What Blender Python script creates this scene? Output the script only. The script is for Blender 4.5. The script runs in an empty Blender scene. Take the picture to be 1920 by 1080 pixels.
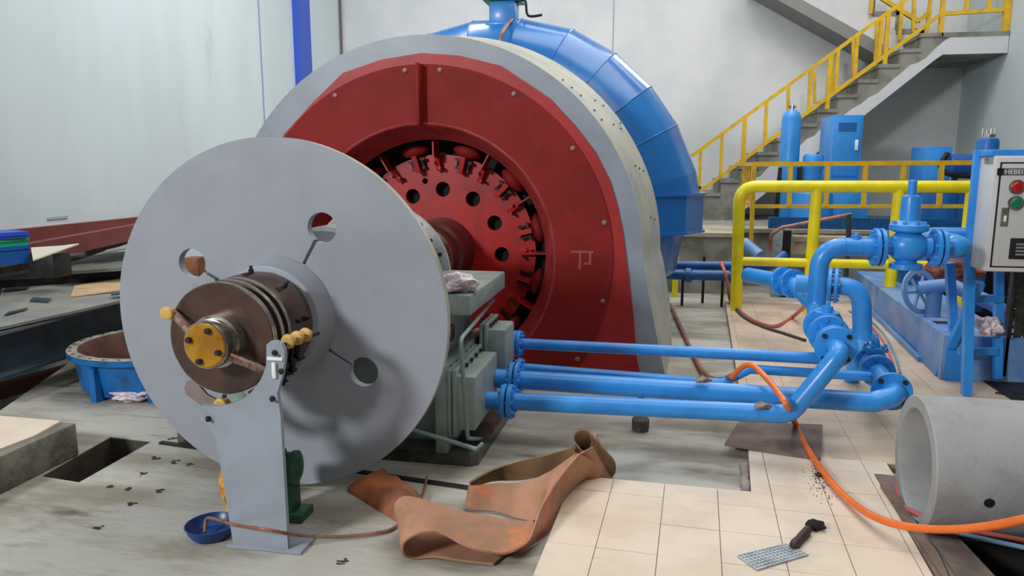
import bpy, bmesh, math, random
from mathutils import Vector, Matrix, geometry, noise
random.seed(7)
PI = math.pi
S = bpy.context.scene
COL = S.collection

# ------------------------------------------------------------------ camera, world, lights
cam_d = bpy.data.cameras.new('camera'); cam = bpy.data.objects.new('camera', cam_d); COL.objects.link(cam)
cam_d.sensor_width = 36.0; cam_d.lens = 1400 / 1920 * 36.0; cam_d.clip_start = 0.05
cam.location = (0, 0, 1.6)
cam.rotation_euler = (math.radians(90 - 9.3295), 0, math.radians(10.775))
S.camera = cam
w = bpy.data.worlds.new('world'); S.world = w; w.use_nodes = True
w.node_tree.nodes['Background'].inputs[0].default_value = (0.93, 0.97, 1.0, 1)
w.node_tree.nodes['Background'].inputs[1].default_value = 0.09
def area(name, loc, target, sx, sy, power, color=(1, 1, 1)):
    d = bpy.data.lights.new(name, 'AREA'); d.shape = 'RECTANGLE'; d.size = sx; d.size_y = sy; d.energy = power; d.color = color
    o = bpy.data.objects.new(name, d); COL.objects.link(o); o.location = loc
    o.rotation_euler = (Vector(target) - Vector(loc)).to_track_quat('-Z', 'Y').to_euler()
    return o
area('window_light', (-5.5, -3.9, 4.6), (-1.5, 3.4, 0.9), 1.3, 1.1, 560, (0.97, 0.985, 1.0))
area('hall_light', (1.5, 7.0, 7.8), (1.2, 6.5, 0), 6, 5, 330, (1.0, 0.985, 0.96))
area('stair_light', (1.0, 10.2, 6.8), (0.0, 14.2, 2.0), 6, 1.2, 130, (1.0, 0.985, 0.97))
area('wall_light', (-3.2, 8.5, 6.8), (-6.0, 9.5, 1.2), 4, 1.2, 185, (0.97, 0.99, 1.0))
area('tube_light', (1.3, 11.2, 5.3), (-0.3, 7.6, 2.5), 0.5, 2.4, 60, (0.98, 0.99, 1.0))
area('front_ceiling_light', (0.5, 1.5, 6.5), (0.3, 3.5, 0), 4, 3, 105, (1.0, 0.985, 0.96))
S.view_settings.view_transform = 'Standard'; S.view_settings.look = 'None'
S.view_settings.gamma = 1; S.view_settings.use_curve_mapping = False
S.view_settings.exposure = 0.0

# ------------------------------------------------------------------ materials
def lin(c):
    return tuple((v / 12.92 if v <= 0.04045 else ((v + 0.055) / 1.055) ** 2.4) for v in (x / 255 for x in c))
MATS = {}
def mat(name, rgb, rough=0.5, metal=0.0, rgb2=None, scale=6, lo=0.4, hi=0.65, bump=0.0, bscale=60, detail=6,
        rgb3=None, scale3=25, lo3=0.62, hi3=0.75, coat=0.0, emit=0, rvar=0.0, stretch=(1, 1, 1), spec=None):
    if name in MATS: return MATS[name]
    m = bpy.data.materials.new(name); m.use_nodes = True; nt = m.node_tree; N = nt.nodes; L = nt.links
    b = N['Principled BSDF']; b.inputs['Roughness'].default_value = rough; b.inputs['Metallic'].default_value = metal
    if coat: b.inputs['Coat Weight'].default_value = coat; b.inputs['Coat Roughness'].default_value = 0.15
    if spec is not None: b.inputs['Specular IOR Level'].default_value = spec
    c = lin(rgb) + (1,)
    b.inputs['Base Color'].default_value = c
    tc = N.new('ShaderNodeTexCoord'); mp = N.new('ShaderNodeMapping'); mp.inputs['Scale'].default_value = stretch
    L.new(tc.outputs['Object'], mp.inputs['Vector'])
    def nz(sc, det=detail):
        n = N.new('ShaderNodeTexNoise'); n.inputs['Scale'].default_value = sc; n.inputs['Detail'].default_value = det
        n.inputs['Roughness'].default_value = 0.62
        L.new(mp.outputs[0], n.inputs['Vector']); return n
    def ramp(src, a, z):
        r = N.new('ShaderNodeMapRange'); r.inputs[1].default_value = a; r.inputs[2].default_value = z; r.interpolation_type = 'SMOOTHSTEP'
        L.new(src, r.inputs[0]); return r.outputs[0]
    cur = None
    if rgb2:
        n = nz(scale); mx = N.new('ShaderNodeMix'); mx.data_type = 'RGBA'
        mx.inputs[6].default_value = c; mx.inputs[7].default_value = lin(rgb2) + (1,)
        f = ramp(n.outputs['Fac'], lo, hi); L.new(f, mx.inputs[0]); cur = mx.outputs[2]
        if rvar:
            mr = N.new('ShaderNodeMath'); mr.operation = 'MULTIPLY_ADD'; mr.inputs[1].default_value = rvar; mr.inputs[2].default_value = rough
            L.new(f, mr.inputs[0]); L.new(mr.outputs[0], b.inputs['Roughness'])
    if rgb3:
        n = nz(scale3, 9); mx = N.new('ShaderNodeMix'); mx.data_type = 'RGBA'
        if cur: L.new(cur, mx.inputs[6])
        else: mx.inputs[6].default_value = c
        mx.inputs[7].default_value = lin(rgb3) + (1,)
        L.new(ramp(n.outputs['Fac'], lo3, hi3), mx.inputs[0]); cur = mx.outputs[2]
    if cur: L.new(cur, b.inputs['Base Color'])
    if bump:
        n = nz(bscale, 4); bp = N.new('ShaderNodeBump'); bp.inputs['Strength'].default_value = bump; bp.inputs['Distance'].default_value = 0.01
        L.new(n.outputs['Fac'], bp.inputs['Height']); L.new(bp.outputs[0], b.inputs['Normal'])
    if emit:
        b.inputs['Emission Color'].default_value = c; b.inputs['Emission Strength'].default_value = emit
    MATS[name] = m; return m

GREY = mat('grey_machine_paint', (152, 160, 172), 0.42, rgb2=(142, 150, 160), scale=3, rgb3=(136, 132, 118), scale3=7, lo3=0.66, hi3=0.85)
GREYD = mat('disc_grey_paint', (154, 158, 167), 0.45, spec=.3, rgb2=(146, 151, 160), scale=2.2, rgb3=(140, 130, 112), scale3=2.6, lo3=0.6, hi3=0.82)
EDGE = mat('disc_rim_paint', (190, 186, 172), 0.5, rgb2=(165, 162, 150), scale=5)
GREYG = mat('pedestal_green_grey', (156, 170, 164), 0.45, rgb2=(136, 150, 145), scale=4, rgb3=(70, 64, 56), scale3=9, lo3=0.62, hi3=0.8)
BASE = mat('oily_base_steel', (92, 90, 82), 0.3, rgb2=(40, 36, 30), scale=5, bump=0.2)
BEIGE = mat('weathered_beige_casing', (190, 188, 170), 0.6, rgb2=(165, 170, 164), scale=2.5, rgb3=(96, 92, 78), scale3=14, lo3=0.64, hi3=0.72)
RED = mat('dark_red_paint', (142, 34, 30), 0.6, spec=.2, rgb2=(126, 30, 28), scale=2.5, rgb3=(132, 52, 48), scale3=6, lo3=0.55, hi3=0.8)
REDB = mat('bright_red_paint', (176, 34, 30), 0.5, rgb2=(160, 28, 26), scale=2.5)
REDR = mat('rotor_red_paint', (190, 30, 24), 0.4, rgb2=(160, 26, 22), scale=4)
PINKRED = mat('dusty_red_lip', (168, 62, 62), 0.5, rgb2=(150, 46, 46), scale=6)
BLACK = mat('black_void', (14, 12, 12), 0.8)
DARK = mat('dark_steel', (46, 44, 44), 0.5, metal=0.3, rgb2=(30, 28, 28), scale=10)
BLUE = mat('blue_pipe_paint', (52, 150, 232), 0.36, rgb2=(46, 136, 216), scale=5, rgb3=(84, 134, 182), scale3=16, lo3=0.64, hi3=0.8, coat=0.15)
BLUEC = mat('blue_casing_paint', (44, 122, 196), 0.24, rgb2=(38, 112, 186), scale=1.5, coat=0.3)
BLUES = mat('dusty_blue_skid', (96, 142, 200), 0.45, rgb2=(132, 164, 200), scale=3.5)
BLUET = mat('blue_tank_paint', (54, 144, 222), 0.4, rgb2=(48, 134, 210), scale=3)
BLUEB = mat('blue_tub_paint', (16, 104, 176), 0.4, rgb2=(14, 74, 124), scale=5, lo=0.5, hi=0.7, rgb3=(30, 50, 70), scale3=12)
YEL = mat('bright_yellow_paint', (244, 226, 10), 0.35, rgb2=(232, 210, 12), scale=6, coat=0.2)
OCH = mat('ochre_yellow_paint', (222, 178, 30), 0.45, rgb2=(200, 158, 44), scale=8)
CONC = mat('floor_concrete', (184, 182, 172), 0.5, rgb2=(146, 138, 122), scale=1.6, lo=0.4, hi=0.62, rgb3=(96, 84, 68), scale3=3, lo3=0.55, hi3=0.78, bump=0.5, bscale=14, rvar=0.2, stretch=(.6, 1.7, 1))
CONCD = mat('raw_concrete', (150, 150, 140), 0.8, rgb2=(118, 116, 106), scale=3, bump=0.5, bscale=25)
STEP = mat('stair_concrete', (140, 138, 128), 0.85, rgb2=(110, 108, 100), scale=3, bump=0.4, bscale=20)
PLASTER = mat('white_plaster', (206, 206, 206), 0.8, rgb2=(196, 197, 198), scale=1.2, bump=0.1, bscale=8)
WALLW = mat('white_wall_paint', (218, 220, 219), 0.7, rgb2=(205, 209, 210), scale=0.8, bump=0.05, bscale=6)
WALLL = mat('cool_white_wall_paint', (206, 217, 219), 0.7, rgb2=(198, 208, 209), scale=0.8, rgb3=(188, 190, 180), scale3=1.6, lo3=0.62, hi3=0.8, stretch=(1, 1, 0.3))
TILE = mat('cream_tile', (228, 212, 192), 0.5, rgb2=(216, 198, 176), scale=3, rgb3=(170, 150, 124), scale3=7, lo3=0.68, hi3=0.85)
TILED = mat('dusty_tile', (214, 192, 168), 0.55, rgb2=(190, 170, 148), scale=2.5, rgb3=(150, 134, 116), scale3=7, lo3=0.62, hi3=0.8)
GROUT = mat('grey_grout', (130, 120, 108), 0.8)
PIPEC = mat('precast_concrete', (164, 166, 166), 0.75, rgb2=(146, 147, 146), scale=3, bump=0.25, bscale=50, rgb3=(110, 108, 104), scale3=6, lo3=0.68, hi3=0.85)
BROWN = mat('rusty_brown_steel', (92, 68, 60), 0.34, metal=0.35, rgb2=(66, 50, 46), scale=4, rgb3=(120, 84, 60), scale3=8)
SHAFT = mat('brown_shaft_paint', (110, 58, 50), 0.38, metal=0.2, rgb2=(92, 50, 44), scale=5)
STEEL = mat('bare_steel', (176, 172, 160), 0.28, metal=0.8, rgb2=(120, 110, 98), scale=9)
BRASS = mat('yellow_insulator', (214, 172, 96), 0.5, rgb2=(190, 144, 70), scale=12)
OCHCAP = mat('oily_yellow_cap', (180, 132, 20), 0.3, rgb2=(150, 100, 14), scale=6, rgb3=(90, 60, 20), scale3=12)
CABLE = mat('copper_braid', (160, 124, 110), 0.4, metal=0.3, rgb2=(110, 84, 76), scale=60)
BELT = mat('tan_canvas_belt', (186, 138, 108), 0.75, rgb2=(160, 122, 92), scale=5, rgb3=(214, 124, 82), scale3=4, lo3=0.58, hi3=0.72, bump=0.3, bscale=120)
BELTI = mat('belt_inner_tan', (140, 108, 72), 0.8, rgb2=(116, 90, 60), scale=6, bump=0.3, bscale=120)
RUST = mat('orange_rusty_sheet', (178, 104, 58), 0.8, rgb2=(130, 84, 58), scale=6, rgb3=(90, 80, 74), scale3=14, bump=0.6, bscale=30)
ORANGE = mat('orange_hose_rubber', (240, 122, 52), 0.4, rgb2=(232, 112, 40), scale=12)
HOSEB = mat('brown_hose_rubber', (126, 78, 58), 0.55, rgb2=(176, 104, 84), scale=5)
HOSEP = mat('pink_hose_rubber', (196, 96, 92), 0.45); HOSEL = mat('light_blue_hose_rubber', (120, 158, 186), 0.45)
DHOSE = mat('dark_hose_rubber', (70, 60, 58), 0.5)
RAG = mat('mottled_white_rag', (240, 228, 232), 0.9, rgb2=(196, 180, 186), scale=16, bump=0.6, bscale=40)
GREEN = mat('green_motor_paint', (44, 92, 62), 0.4, rgb2=(34, 70, 50), scale=6)
GRNP = mat('bright_green_plate', (40, 150, 70), 0.5)
WHITEB = mat('white_enclosure_paint', (216, 216, 214), 0.4, rgb2=(208, 208, 206), scale=3)
GREYDOOR = mat('door_grey_paint', (198, 196, 192), 0.45)
PAPER = mat('white_label_print', (236, 236, 232), 0.6); INK = mat('black_print', (24, 24, 26), 0.5)
RLAMP = mat('red_lens', (176, 20, 24), 0.25, coat=0.5); GLAMP = mat('green_lens', (14, 120, 86), 0.25, coat=0.5)
WOOD = mat('rough_timber', (206, 176, 136), 0.7, rgb2=(176, 140, 100), scale=4, stretch=(1, 8, 1))
WOODB = mat('brown_timber', (140, 92, 62), 0.7, rgb2=(110, 70, 48), scale=4)
OLDSTEEL = mat('brown_plate_steel', (128, 108, 94), 0.6, rgb2=(96, 80, 70), scale=5, rgb3=(150, 130, 112), scale3=10)
PLATEG = mat('grey_beige_plate', (150, 146, 134), 0.5, rgb2=(128, 130, 128), scale=2, rgb3=(96, 110, 116), scale3=5)
BEAMD = mat('slate_blue_beam', (58, 74, 84), 0.5, rgb2=(44, 56, 64), scale=4)
REDBEAM = mat('red_oxide_beam', (124, 52, 46), 0.6, rgb2=(104, 46, 42), scale=3)
DBLUE = mat('deep_blue_plastic', (20, 62, 130), 0.35); CBLUE = mat('cobalt_plastic', (42, 84, 196), 0.4)
MINT = mat('mint_green_plastic', (30, 170, 128), 0.4); TEALD = mat('dark_teal_paint', (22, 92, 160), 0.4, rgb2=(16, 80, 140), scale=6)
PIPEG = mat('grey_green_conduit', (138, 162, 156), 0.4)
MESHG = mat('galvanised_steel', (176, 186, 192), 0.45, metal=0.2, rgb2=(140, 148, 152), scale=10)
TRAY = mat('perforated_steel', (74, 70, 64), 0.45, metal=0.4, rgb2=(52, 48, 44), scale=8)
CUP = mat('copper_tube', (168, 112, 88), 0.4, metal=0.3, rgb2=(130, 88, 72), scale=12)
WALLCOL = mat('blue_column_paint', (44, 84, 190), 0.45)
YRAG = mat('orange_yellow_rag', (232, 170, 50), 0.8, rgb2=(190, 92, 40), scale=14)
MORTAR = mat('mortar_edge', (160, 150, 138), 0.85, rgb2=(120, 112, 104), scale=9, bump=0.6, bscale=40)
PITW = mat('pit_concrete', (84, 78, 66), 0.85, rgb2=(58, 52, 44), scale=3, bump=0.4, bscale=20)

# ------------------------------------------------------------------ geometry helpers
class MB:
    def __init__(s): s.v = []; s.f = []
    def add(s, vs, fs):
        o = len(s.v); s.v += [Vector(v) for v in vs]; s.f += [tuple(i + o for i in f) for f in fs]; return s
    def box(s, a, b):
        x0, y0, z0 = a; x1, y1, z1 = b
        return s.add([(x0,y0,z0),(x1,y0,z0),(x1,y1,z0),(x0,y1,z0),(x0,y0,z1),(x1,y0,z1),(x1,y1,z1),(x0,y1,z1)],
                     [(0,3,2,1),(4,5,6,7),(0,1,5,4),(1,2,6,5),(2,3,7,6),(3,0,4,7)])
    def bbox(s, a, b, r=0.01):        # box with chamfered edges
        a = [min(p) for p in zip(a, b)], [max(p) for p in zip(a, b)]
        lo, hi = Vector(a[0]), Vector(a[1]); r = min(r, *((hi - lo) * 0.45))
        bm = bmesh.new(); bmesh.ops.create_cube(bm, size=1)
        for v in bm.verts: v.co = Vector([lo[i] + (v.co[i] + .5) * (hi[i] - lo[i]) for i in range(3)])
        bmesh.ops.bevel(bm, geom=bm.edges[:], offset=r, segments=2, affect='EDGES', profile=0.5)
        return s.addbm(bm)
    def addbm(s, bm):
        bm.verts.index_update(); s.add([v.co.copy() for v in bm.verts], [[v.index for v in f.verts] for f in bm.faces]); bm.free(); return s
    def bar(s, a, b, w, h, up=(0, 0, 1)):   # rectangular bar from a to b
        a, b = Vector(a), Vector(b); d = (b - a).normalized(); u = Vector(up)
        if abs(d.dot(u)) > .98: u = Vector((0, 1, 0))
        x = d.cross(u).normalized() * w / 2; y = x.cross(d).normalized() * h / 2
        vs = [p + sx * x + sy * y for p in (a, b) for sx, sy in ((-1,-1),(1,-1),(1,1),(-1,1))]
        return s.add(vs, [(0,1,2,3),(7,6,5,4),(0,4,5,1),(1,5,6,2),(2,6,7,3),(3,7,4,0)])
    def frame(s, d):
        d = Vector(d).normalized(); u = Vector((0, 0, 1)) if abs(d.z) < .9 else Vector((1, 0, 0))
        x = d.cross(u).normalized(); return d, x, x.cross(d).normalized()
    def lathe(s, o, d, prof, n=32, closed=False, a0=0, a1=None):   # prof: (distance along d, radius)
        o = Vector(o); d, x, y = s.frame(d); vs = []; fs = []; full = a1 is None
        m = n if full else n + 1; a1 = 2 * PI if full else a1
        for t, r in prof:
            for k in range(m):
                a = a0 + (a1 - a0) * k / n; vs.append(o + d * t + (x * math.cos(a) + y * math.sin(a)) * r)
        P_ = len(prof)
        for i in range(P_ - 1 + (1 if closed else 0)):
            j = (i + 1) % P_
            for k in range(n):
                k2 = (k + 1) % m
                fs.append((i*m+k, i*m+k2, j*m+k2, j*m+k))
        if not closed and full:
            if prof[0][1] > 1e-5: fs.append(tuple(range(m))[::-1])
            if prof[-1][1] > 1e-5: fs.append(tuple((P_-1)*m + k for k in range(m)))
        return s.add(vs, fs)
    def cyl(s, a, b, r, n=20, r2=None):
        a, b = Vector(a), Vector(b); L = (b - a).length
        return s.lathe(a, b - a, [(0, r), (L, r if r2 is None else r2)], n)
    def tube(s, pts, r, n=14, caps=True):
        pts = [Vector(p) for p in pts]; rs = r if isinstance(r, (list, tuple)) else [r] * len(pts)
        T = []
        for i in range(len(pts)):
            t = (pts[min(i + 1, len(pts) - 1)] - pts[max(i - 1, 0)]).normalized(); T.append(t)
        _, x, _ = s.frame(T[0]); vs = []; fs = []
        for i, p in enumerate(pts):
            x = (x - T[i] * x.dot(T[i])).normalized(); y = T[i].cross(x)
            for k in range(n):
                a = 2 * PI * k / n; vs.append(p + (x * math.cos(a) + y * math.sin(a)) * rs[i])
        for i in range(len(pts) - 1):
            for k in range(n):
                k2 = (k + 1) % n; fs.append((i*n+k, i*n+k2, (i+1)*n+k2, (i+1)*n+k))
        if caps: fs += [tuple(range(n))[::-1], tuple((len(pts)-1)*n + k for k in range(n))]
        return s.add(vs, fs)
    def sphere(s, c, r, n=16, sc=(1, 1, 1)):
        bm = bmesh.new(); bmesh.ops.create_uvsphere(bm, u_segments=n, v_segments=n // 2 + 2, radius=r)
        for v in bm.verts: v.co = Vector((v.co.x * sc[0], v.co.y * sc[1], v.co.z * sc[2])) + Vector(c)
        return s.addbm(bm)
    def prism(s, loops, off, org=(0, 0, 0), ax=('x', 'z')):
        """extrude a 2D outline (first loop) with holes (other loops) by vector off"""
        I = {'x': 0, 'y': 1, 'z': 2}; off = Vector(off); org = Vector(org)
        def P3(p):
            v = org.copy(); v[I[ax[0]]] += p[0]; v[I[ax[1]]] += p[1]; return v
        L3 = [[P3(p) for p in lp] for lp in loops]
        tris = geometry.tessellate_polygon(L3); flat = [p for lp in L3 for p in lp]; n = len(flat)
        vs = flat + [p + off for p in flat]; fs = [tuple(t) for t in tris] + [tuple(i + n for i in reversed(t)) for t in tris]
        o = 0
        for lp in L3:
            k = len(lp)
            for i in range(k): fs.append((o + i, o + (i + 1) % k, o + (i + 1) % k + n, o + i + n))
            o += k
        return s.add(vs, fs)
    def strip(s, A, B, th=0.008, sub=4):
        """a thick ribbon between the edge curves A and B"""
        A = smooth(A, sub); B = smooth(B, sub); n = len(A); W = 4; vs = []; fs = []
        g = [[a.lerp(b, j / W) for j in range(W + 1)] for a, b in zip(A, B)]
        nr = []
        for i in range(n):
            for j in range(W + 1):
                du = g[min(i+1, n-1)][j] - g[max(i-1, 0)][j]; dv = g[i][min(j+1, W)] - g[i][max(j-1, 0)]
                q = du.cross(dv); nr.append(q.normalized() if q.length > 1e-9 else Vector((0, 0, 1)))
        fl = [p for row in g for p in row]; m = W + 1; N_ = len(fl)
        vs = [p + q * th / 2 for p, q in zip(fl, nr)] + [p - q * th / 2 for p, q in zip(fl, nr)]
        for i in range(n - 1):
            for j in range(W):
                a, b, c, d = i*m+j, i*m+j+1, (i+1)*m+j+1, (i+1)*m+j
                fs.append((a, b, c, d)); fs.append((d+N_, c+N_, b+N_, a+N_))
        bd = [(i*m, (i+1)*m) for i in range(n-1)] + [((i+1)*m+W, i*m+W) for i in range(n-1)] + [(j+1, j) for j in range(W)] + [((n-1)*m+j, (n-1)*m+j+1) for j in range(W)]
        for a, b in bd: fs.append((a, b, b+N_, a+N_))
        return s.add(vs, fs)

def smooth(pts, sub=6):
    P_ = [Vector(p) for p in pts]
    if len(P_) < 3: return [P_[0].lerp(P_[-1], k / sub) for k in range(sub + 1)]
    out = []
    for i in range(len(P_) - 1):
        p0 = P_[max(i-1, 0)]; p1 = P_[i]; p2 = P_[i+1]; p3 = P_[min(i+2, len(P_)-1)]
        for k in range(sub):
            t = k / sub
            out.append(0.5 * ((2*p1) + (p2-p0)*t + (2*p0-5*p1+4*p2-p3)*t*t + (3*p1-p0-3*p2+p3)*t**3))
    out.append(P_[-1]); return out
def bends(pts, r, n=7):
    """straight runs with rounded corners of radius r"""
    P_ = [Vector(p) for p in pts]; out = [P_[0]]
    for i in range(1, len(P_) - 1):
        a = (P_[i-1] - P_[i]); b = (P_[i+1] - P_[i]); rr = r[i-1] if isinstance(r, (list, tuple)) else r
        ang = a.angle(b); d = min(rr / math.tan(ang / 2), a.length * .49, b.length * .49)
        p0 = P_[i] + a.normalized() * d; p1 = P_[i] + b.normalized() * d
        for k in range(n + 1):
            t = k / n; out.append((1-t)**2 * p0 + 2*t*(1-t) * P_[i] + t*t * p1)
    out.append(P_[-1]); return out

WL = {}
def obj(name, mb, m, parent=None, sm=None, label=None):
    """link one mesh object; vertices given in world space, origin at its own base or at its parent"""
    me = bpy.data.meshes.new(name)
    if parent is None:
        xs = [v.x for v in mb.v]; ys = [v.y for v in mb.v]; zs = [v.z for v in mb.v]
        org = Vector(((min(xs)+max(xs))/2, (min(ys)+max(ys))/2, min(zs)))
    else: org = WL[parent.name]
    me.from_pydata([v - org for v in mb.v], [], mb.f); me.validate(); 
    bm = bmesh.new(); bm.from_mesh(me); bmesh.ops.recalc_face_normals(bm, faces=bm.faces); bm.to_mesh(me); bm.free()
    me.materials.append(m)
    o = bpy.data.objects.new(name, me); COL.objects.link(o)
    if parent is None: o.location = org
    else: o.parent = parent
    WL[o.name] = org
    if sm is not False:
        me.polygons.foreach_set('use_smooth', [True] * len(me.polygons))
        me.set_sharp_from_angle(angle=math.radians(sm or 32))
    if label: o['label'] = label
    return o
def thing(name, label, cat, loc, group=None):
    o = bpy.data.objects.new(name, None); COL.objects.link(o); o.location = loc; o.empty_display_size = .1
    WL[o.name] = Vector(loc); tag(o, label, cat, group); return o
def tag(o, label, cat, group=None):
    o['label'] = label; o['category'] = cat
    if group: o['group'] = group
    return o
def struct(name, mb, m, parent=None, sm=None):
    o = obj(name, mb, m, parent, sm)
    if parent is None: o['kind'] = 'structure'
    return o
def inst(name, src, parent, loc=(0, 0, 0), rot=None):
    """another part sharing the mesh of src; loc relative to the parent"""
    c = src.copy(); c.name = name; COL.objects.link(c); c.parent = parent; c.location = loc
    if rot is not None: c.rotation_euler = rot
    WL[c.name] = WL[parent.name] + Vector(loc) if parent.name in WL else Vector(loc); return c
def ring2(cx, cz, r, n=48, a0=0): return [(cx + r*math.cos(a0 + 2*PI*k/n), cz + r*math.sin(a0 + 2*PI*k/n)) for k in range(n)]
def bolts(name, parent, c, d, R, n, r=0.009, h=0.012, m=None, a0=0.0, rel=False):
    """n hexagonal bolt heads in a circle, one object each"""
    f = MB(); dd, x, y = f.frame(d); c = Vector(c); first = None
    for k in range(n):
        a = a0 + 2*PI*k/n; p = c + (x*math.cos(a) + y*math.sin(a)) * R
        if first is None:
            q = MB(); q.lathe(p, dd, [(-0.002, r), (h*.8, r), (h, r*.75)], 6); first = obj(name, q, m or DARK, parent, sm=20); fp = p
        else: inst(name, first, parent, p - fp)

# ================================================================== SETTING
pitL = -1.2
# concrete floor with an opening at the left, a pit along the left wall, one under the right skid and one at the lower right
outer = [(-5.2, -1.0), (5.05, -1.0), (5.05, 14.25), (-6.1, 14.25), (-6.1, 10.0), (-5.55, 9.0), (-5.36, 6.79), (-4.21, 4.02), (-4.75, 3.5), (-5.2, 3.4)]
holeA = [(-3.10, 3.16), (-2.85, 3.13), (-2.86, 3.71), (-3.15, 3.73)]
holeB = [(3.0, 7.0), (4.7, 7.0), (4.7, 9.2), (3.0, 9.2)]
holeC = [(1.22, 2.35), (2.9, 2.35), (2.9, 3.33), (1.26, 3.33)]
f = MB(); f.prism([outer, holeA, holeB, holeC], (0, 0, -0.5), ax=('x', 'y'))
struct('floor', f, CONC, sm=False)
f = MB(); f.box((-7, -1, -1.3), (5.2, 14.3, -1.2)); struct('trim_1', f, PITW)
f = MB(); f.box((-6.3, -0.5, -1.3), (-6.1, 14.4, 8.5)); wl = struct('wall_left', f, WALLL)
f = MB(); f.box((-6.3, 14.25, -1.3), (5.6, 14.45, 8.5)); wf = struct('wall_back', f, WALLW)
f = MB(); f.box((5.05, 9.6, -1.3), (5.25, 14.45, 8.5)); struct('wall_right', f, WALLL)
# joints of the wall panels
y0 = (-6.095, 11.117, 3.184)[1]; yk = (-6.095, 12.527, 4.137)[1]
f = MB(); f.box((-6.103, y0-.012, -.2), (-6.085, y0+.012, 8)); obj('panel_joint', f, mat('joint_violet', (150, 150, 190), .6), wl)
for nm, px in (('p', 0),):
    x1 = (-0.837, 14.2, 4.17)[0]; g = MB(); g.box((x1-.008, 14.235, 0), (x1+.008, 14.26, 8)); obj('panel_joint', g, mat('joint_grey', (160, 162, 170), .6), wf)
f = MB(); f.box((-6.1, 14.17, 0), (-6.07, 14.25, 8)); obj('panel_joint', f, mat('joint_brown', (120, 112, 108), .7), wf)
f = MB(); ya, yb = (-5.98, 12.24, 4.166)[1], (-5.98, 12.667, 4.248)[1]
f.box((-6.1, ya, -.6), (-5.98, yb, 8)); tag(obj('steel_column', f, WALLCOL), 'tall blue steel column against the left wall behind the red motor casing', 'column')
f = MB(); f.box((-6.1, 4.0, .83), (-6.02, 14.2, .99)); c = obj('baseboard_left', f, REDBEAM); c['kind'] = 'structure'
# platform at the back with the tanks
PL = .72
f = MB(); f.prism([[(-1.2, 9.6), (1.02, 9.6), (1.02, 10.35), (5.05, 10.35), (5.05, 14.2), (-1.2, 14.2)]], (0, 0, -PL-.02), org=(0, 0, PL), ax=('x', 'y'))
pf = struct('trim_2', f, CONCD)
f = MB(); f.prism([[(-1.2, 9.57), (1.05, 9.57), (1.05, 10.3), (5.0, 10.3), (5.0, 10.8), (-1.2, 10.8)]], (0, 0, .05), org=(0, 0, PL), ax=('x', 'y'))
struct('ledge', f, mat('pale_ledge', (184, 172, 150), .8, rgb2=(150, 142, 124), scale=3), pf)

# ---------------------------------------------------------------- tiled slab
TH = math.radians(3.1)
def UV(u, v): return (u*math.cos(TH) + v*math.sin(TH), -u*math.sin(TH) + v*math.cos(TH))
def clip(poly, reg):
    out = poly
    for i in range(len(reg)):
        a, b = reg[i], reg[(i+1) % len(reg)]; inp, out = out, []
        def sd(p): return (b[0]-a[0])*(p[1]-a[1]) - (b[1]-a[1])*(p[0]-a[0])
        for j in range(len(inp)):
            p, q = inp[j], inp[(j+1) % len(inp)]; sp, sq = sd(p), sd(q)
            if sp >= 0: out.append(p)
            if (sp >= 0) != (sq >= 0):
                t = sp / (sp - sq); out.append((p[0]+(q[0]-p[0])*t, p[1]+(q[1]-p[1])*t))
        if not out: return []
    return out
regA = [(-.555, 1.75), (.93, 1.75), (.93, 3.572), (-.555, 3.548)]
regB = [(.305, 3.56), (1.02, 3.56), (1.02, 4.1), (.325, 4.1)]
regC = [(.33, 4.1), (2.9, 4.1), (2.9, 8.99), (.357, 8.99)]
regD = [(-.1, 0.5), (.93, 0.5), (.93, 1.75), (-.1, 1.75)]
slabm = MB()
for r in (regA, regB, regC): slabm.prism([[UV(*p) for p in r]], (0, 0, -.046), org=(0, 0, .045), ax=('x', 'y'))
slab = struct('tiled_slab', slabm, mat('slab_mortar', (150, 142, 130), .85, rgb2=(122, 114, 104), scale=9), sm=False)
PT = .2495; u0 = -.102 - 3*PT; v0 = 2.853 - 6*.27; pv = .27
for reg, m in ((regA, TILE), (regB, TILE), (regC, TILED)):
    for i in range(0, 16):
        for j in range(0, 32):
            a, b = u0 + i*PT, v0 + j*pv; g = .0018 if m is TILE else .0011
            cell = clip([(a+g, b+g), (a+PT-g, b+g), (a+PT-g, b+pv-g), (a+g, b+pv-g)], reg)
            if len(cell) < 3: continue
            cx = sum(p[0] for p in cell)/len(cell)
            ar = abs(sum(cell[k][0]*cell[(k+1) % len(cell)][1] - cell[(k+1) % len(cell)][0]*cell[k][1] for k in range(len(cell))))/2
            if ar < .002: continue
            q = MB(); q.prism([[UV(*p) for p in cell]], (0, 0, .007 + random.uniform(-.0008, .0008)), org=(0, 0, .0445), ax=('x', 'y'))
            obj('tile', q, m, slab, sm=False)
# ragged mortar left along the inner notch of the slab
f = MB(); mp_ = [UV(.30, 3.98), UV(.294, 3.8), UV(.29, 3.66), UV(.278, 3.565), UV(.24, 3.55), UV(.2, 3.556)]
mp_ = smooth([(p[0], p[1], .012) for p in mp_], 8)
f.tube([p + Vector((random.uniform(-.004, .004), 0, random.uniform(-.003, .003))) for p in mp_], [random.uniform(.02, .03) for p in mp_], 10)
m_ = obj('mortar_ridge', f, MORTAR, slab, sm=80)

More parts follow.
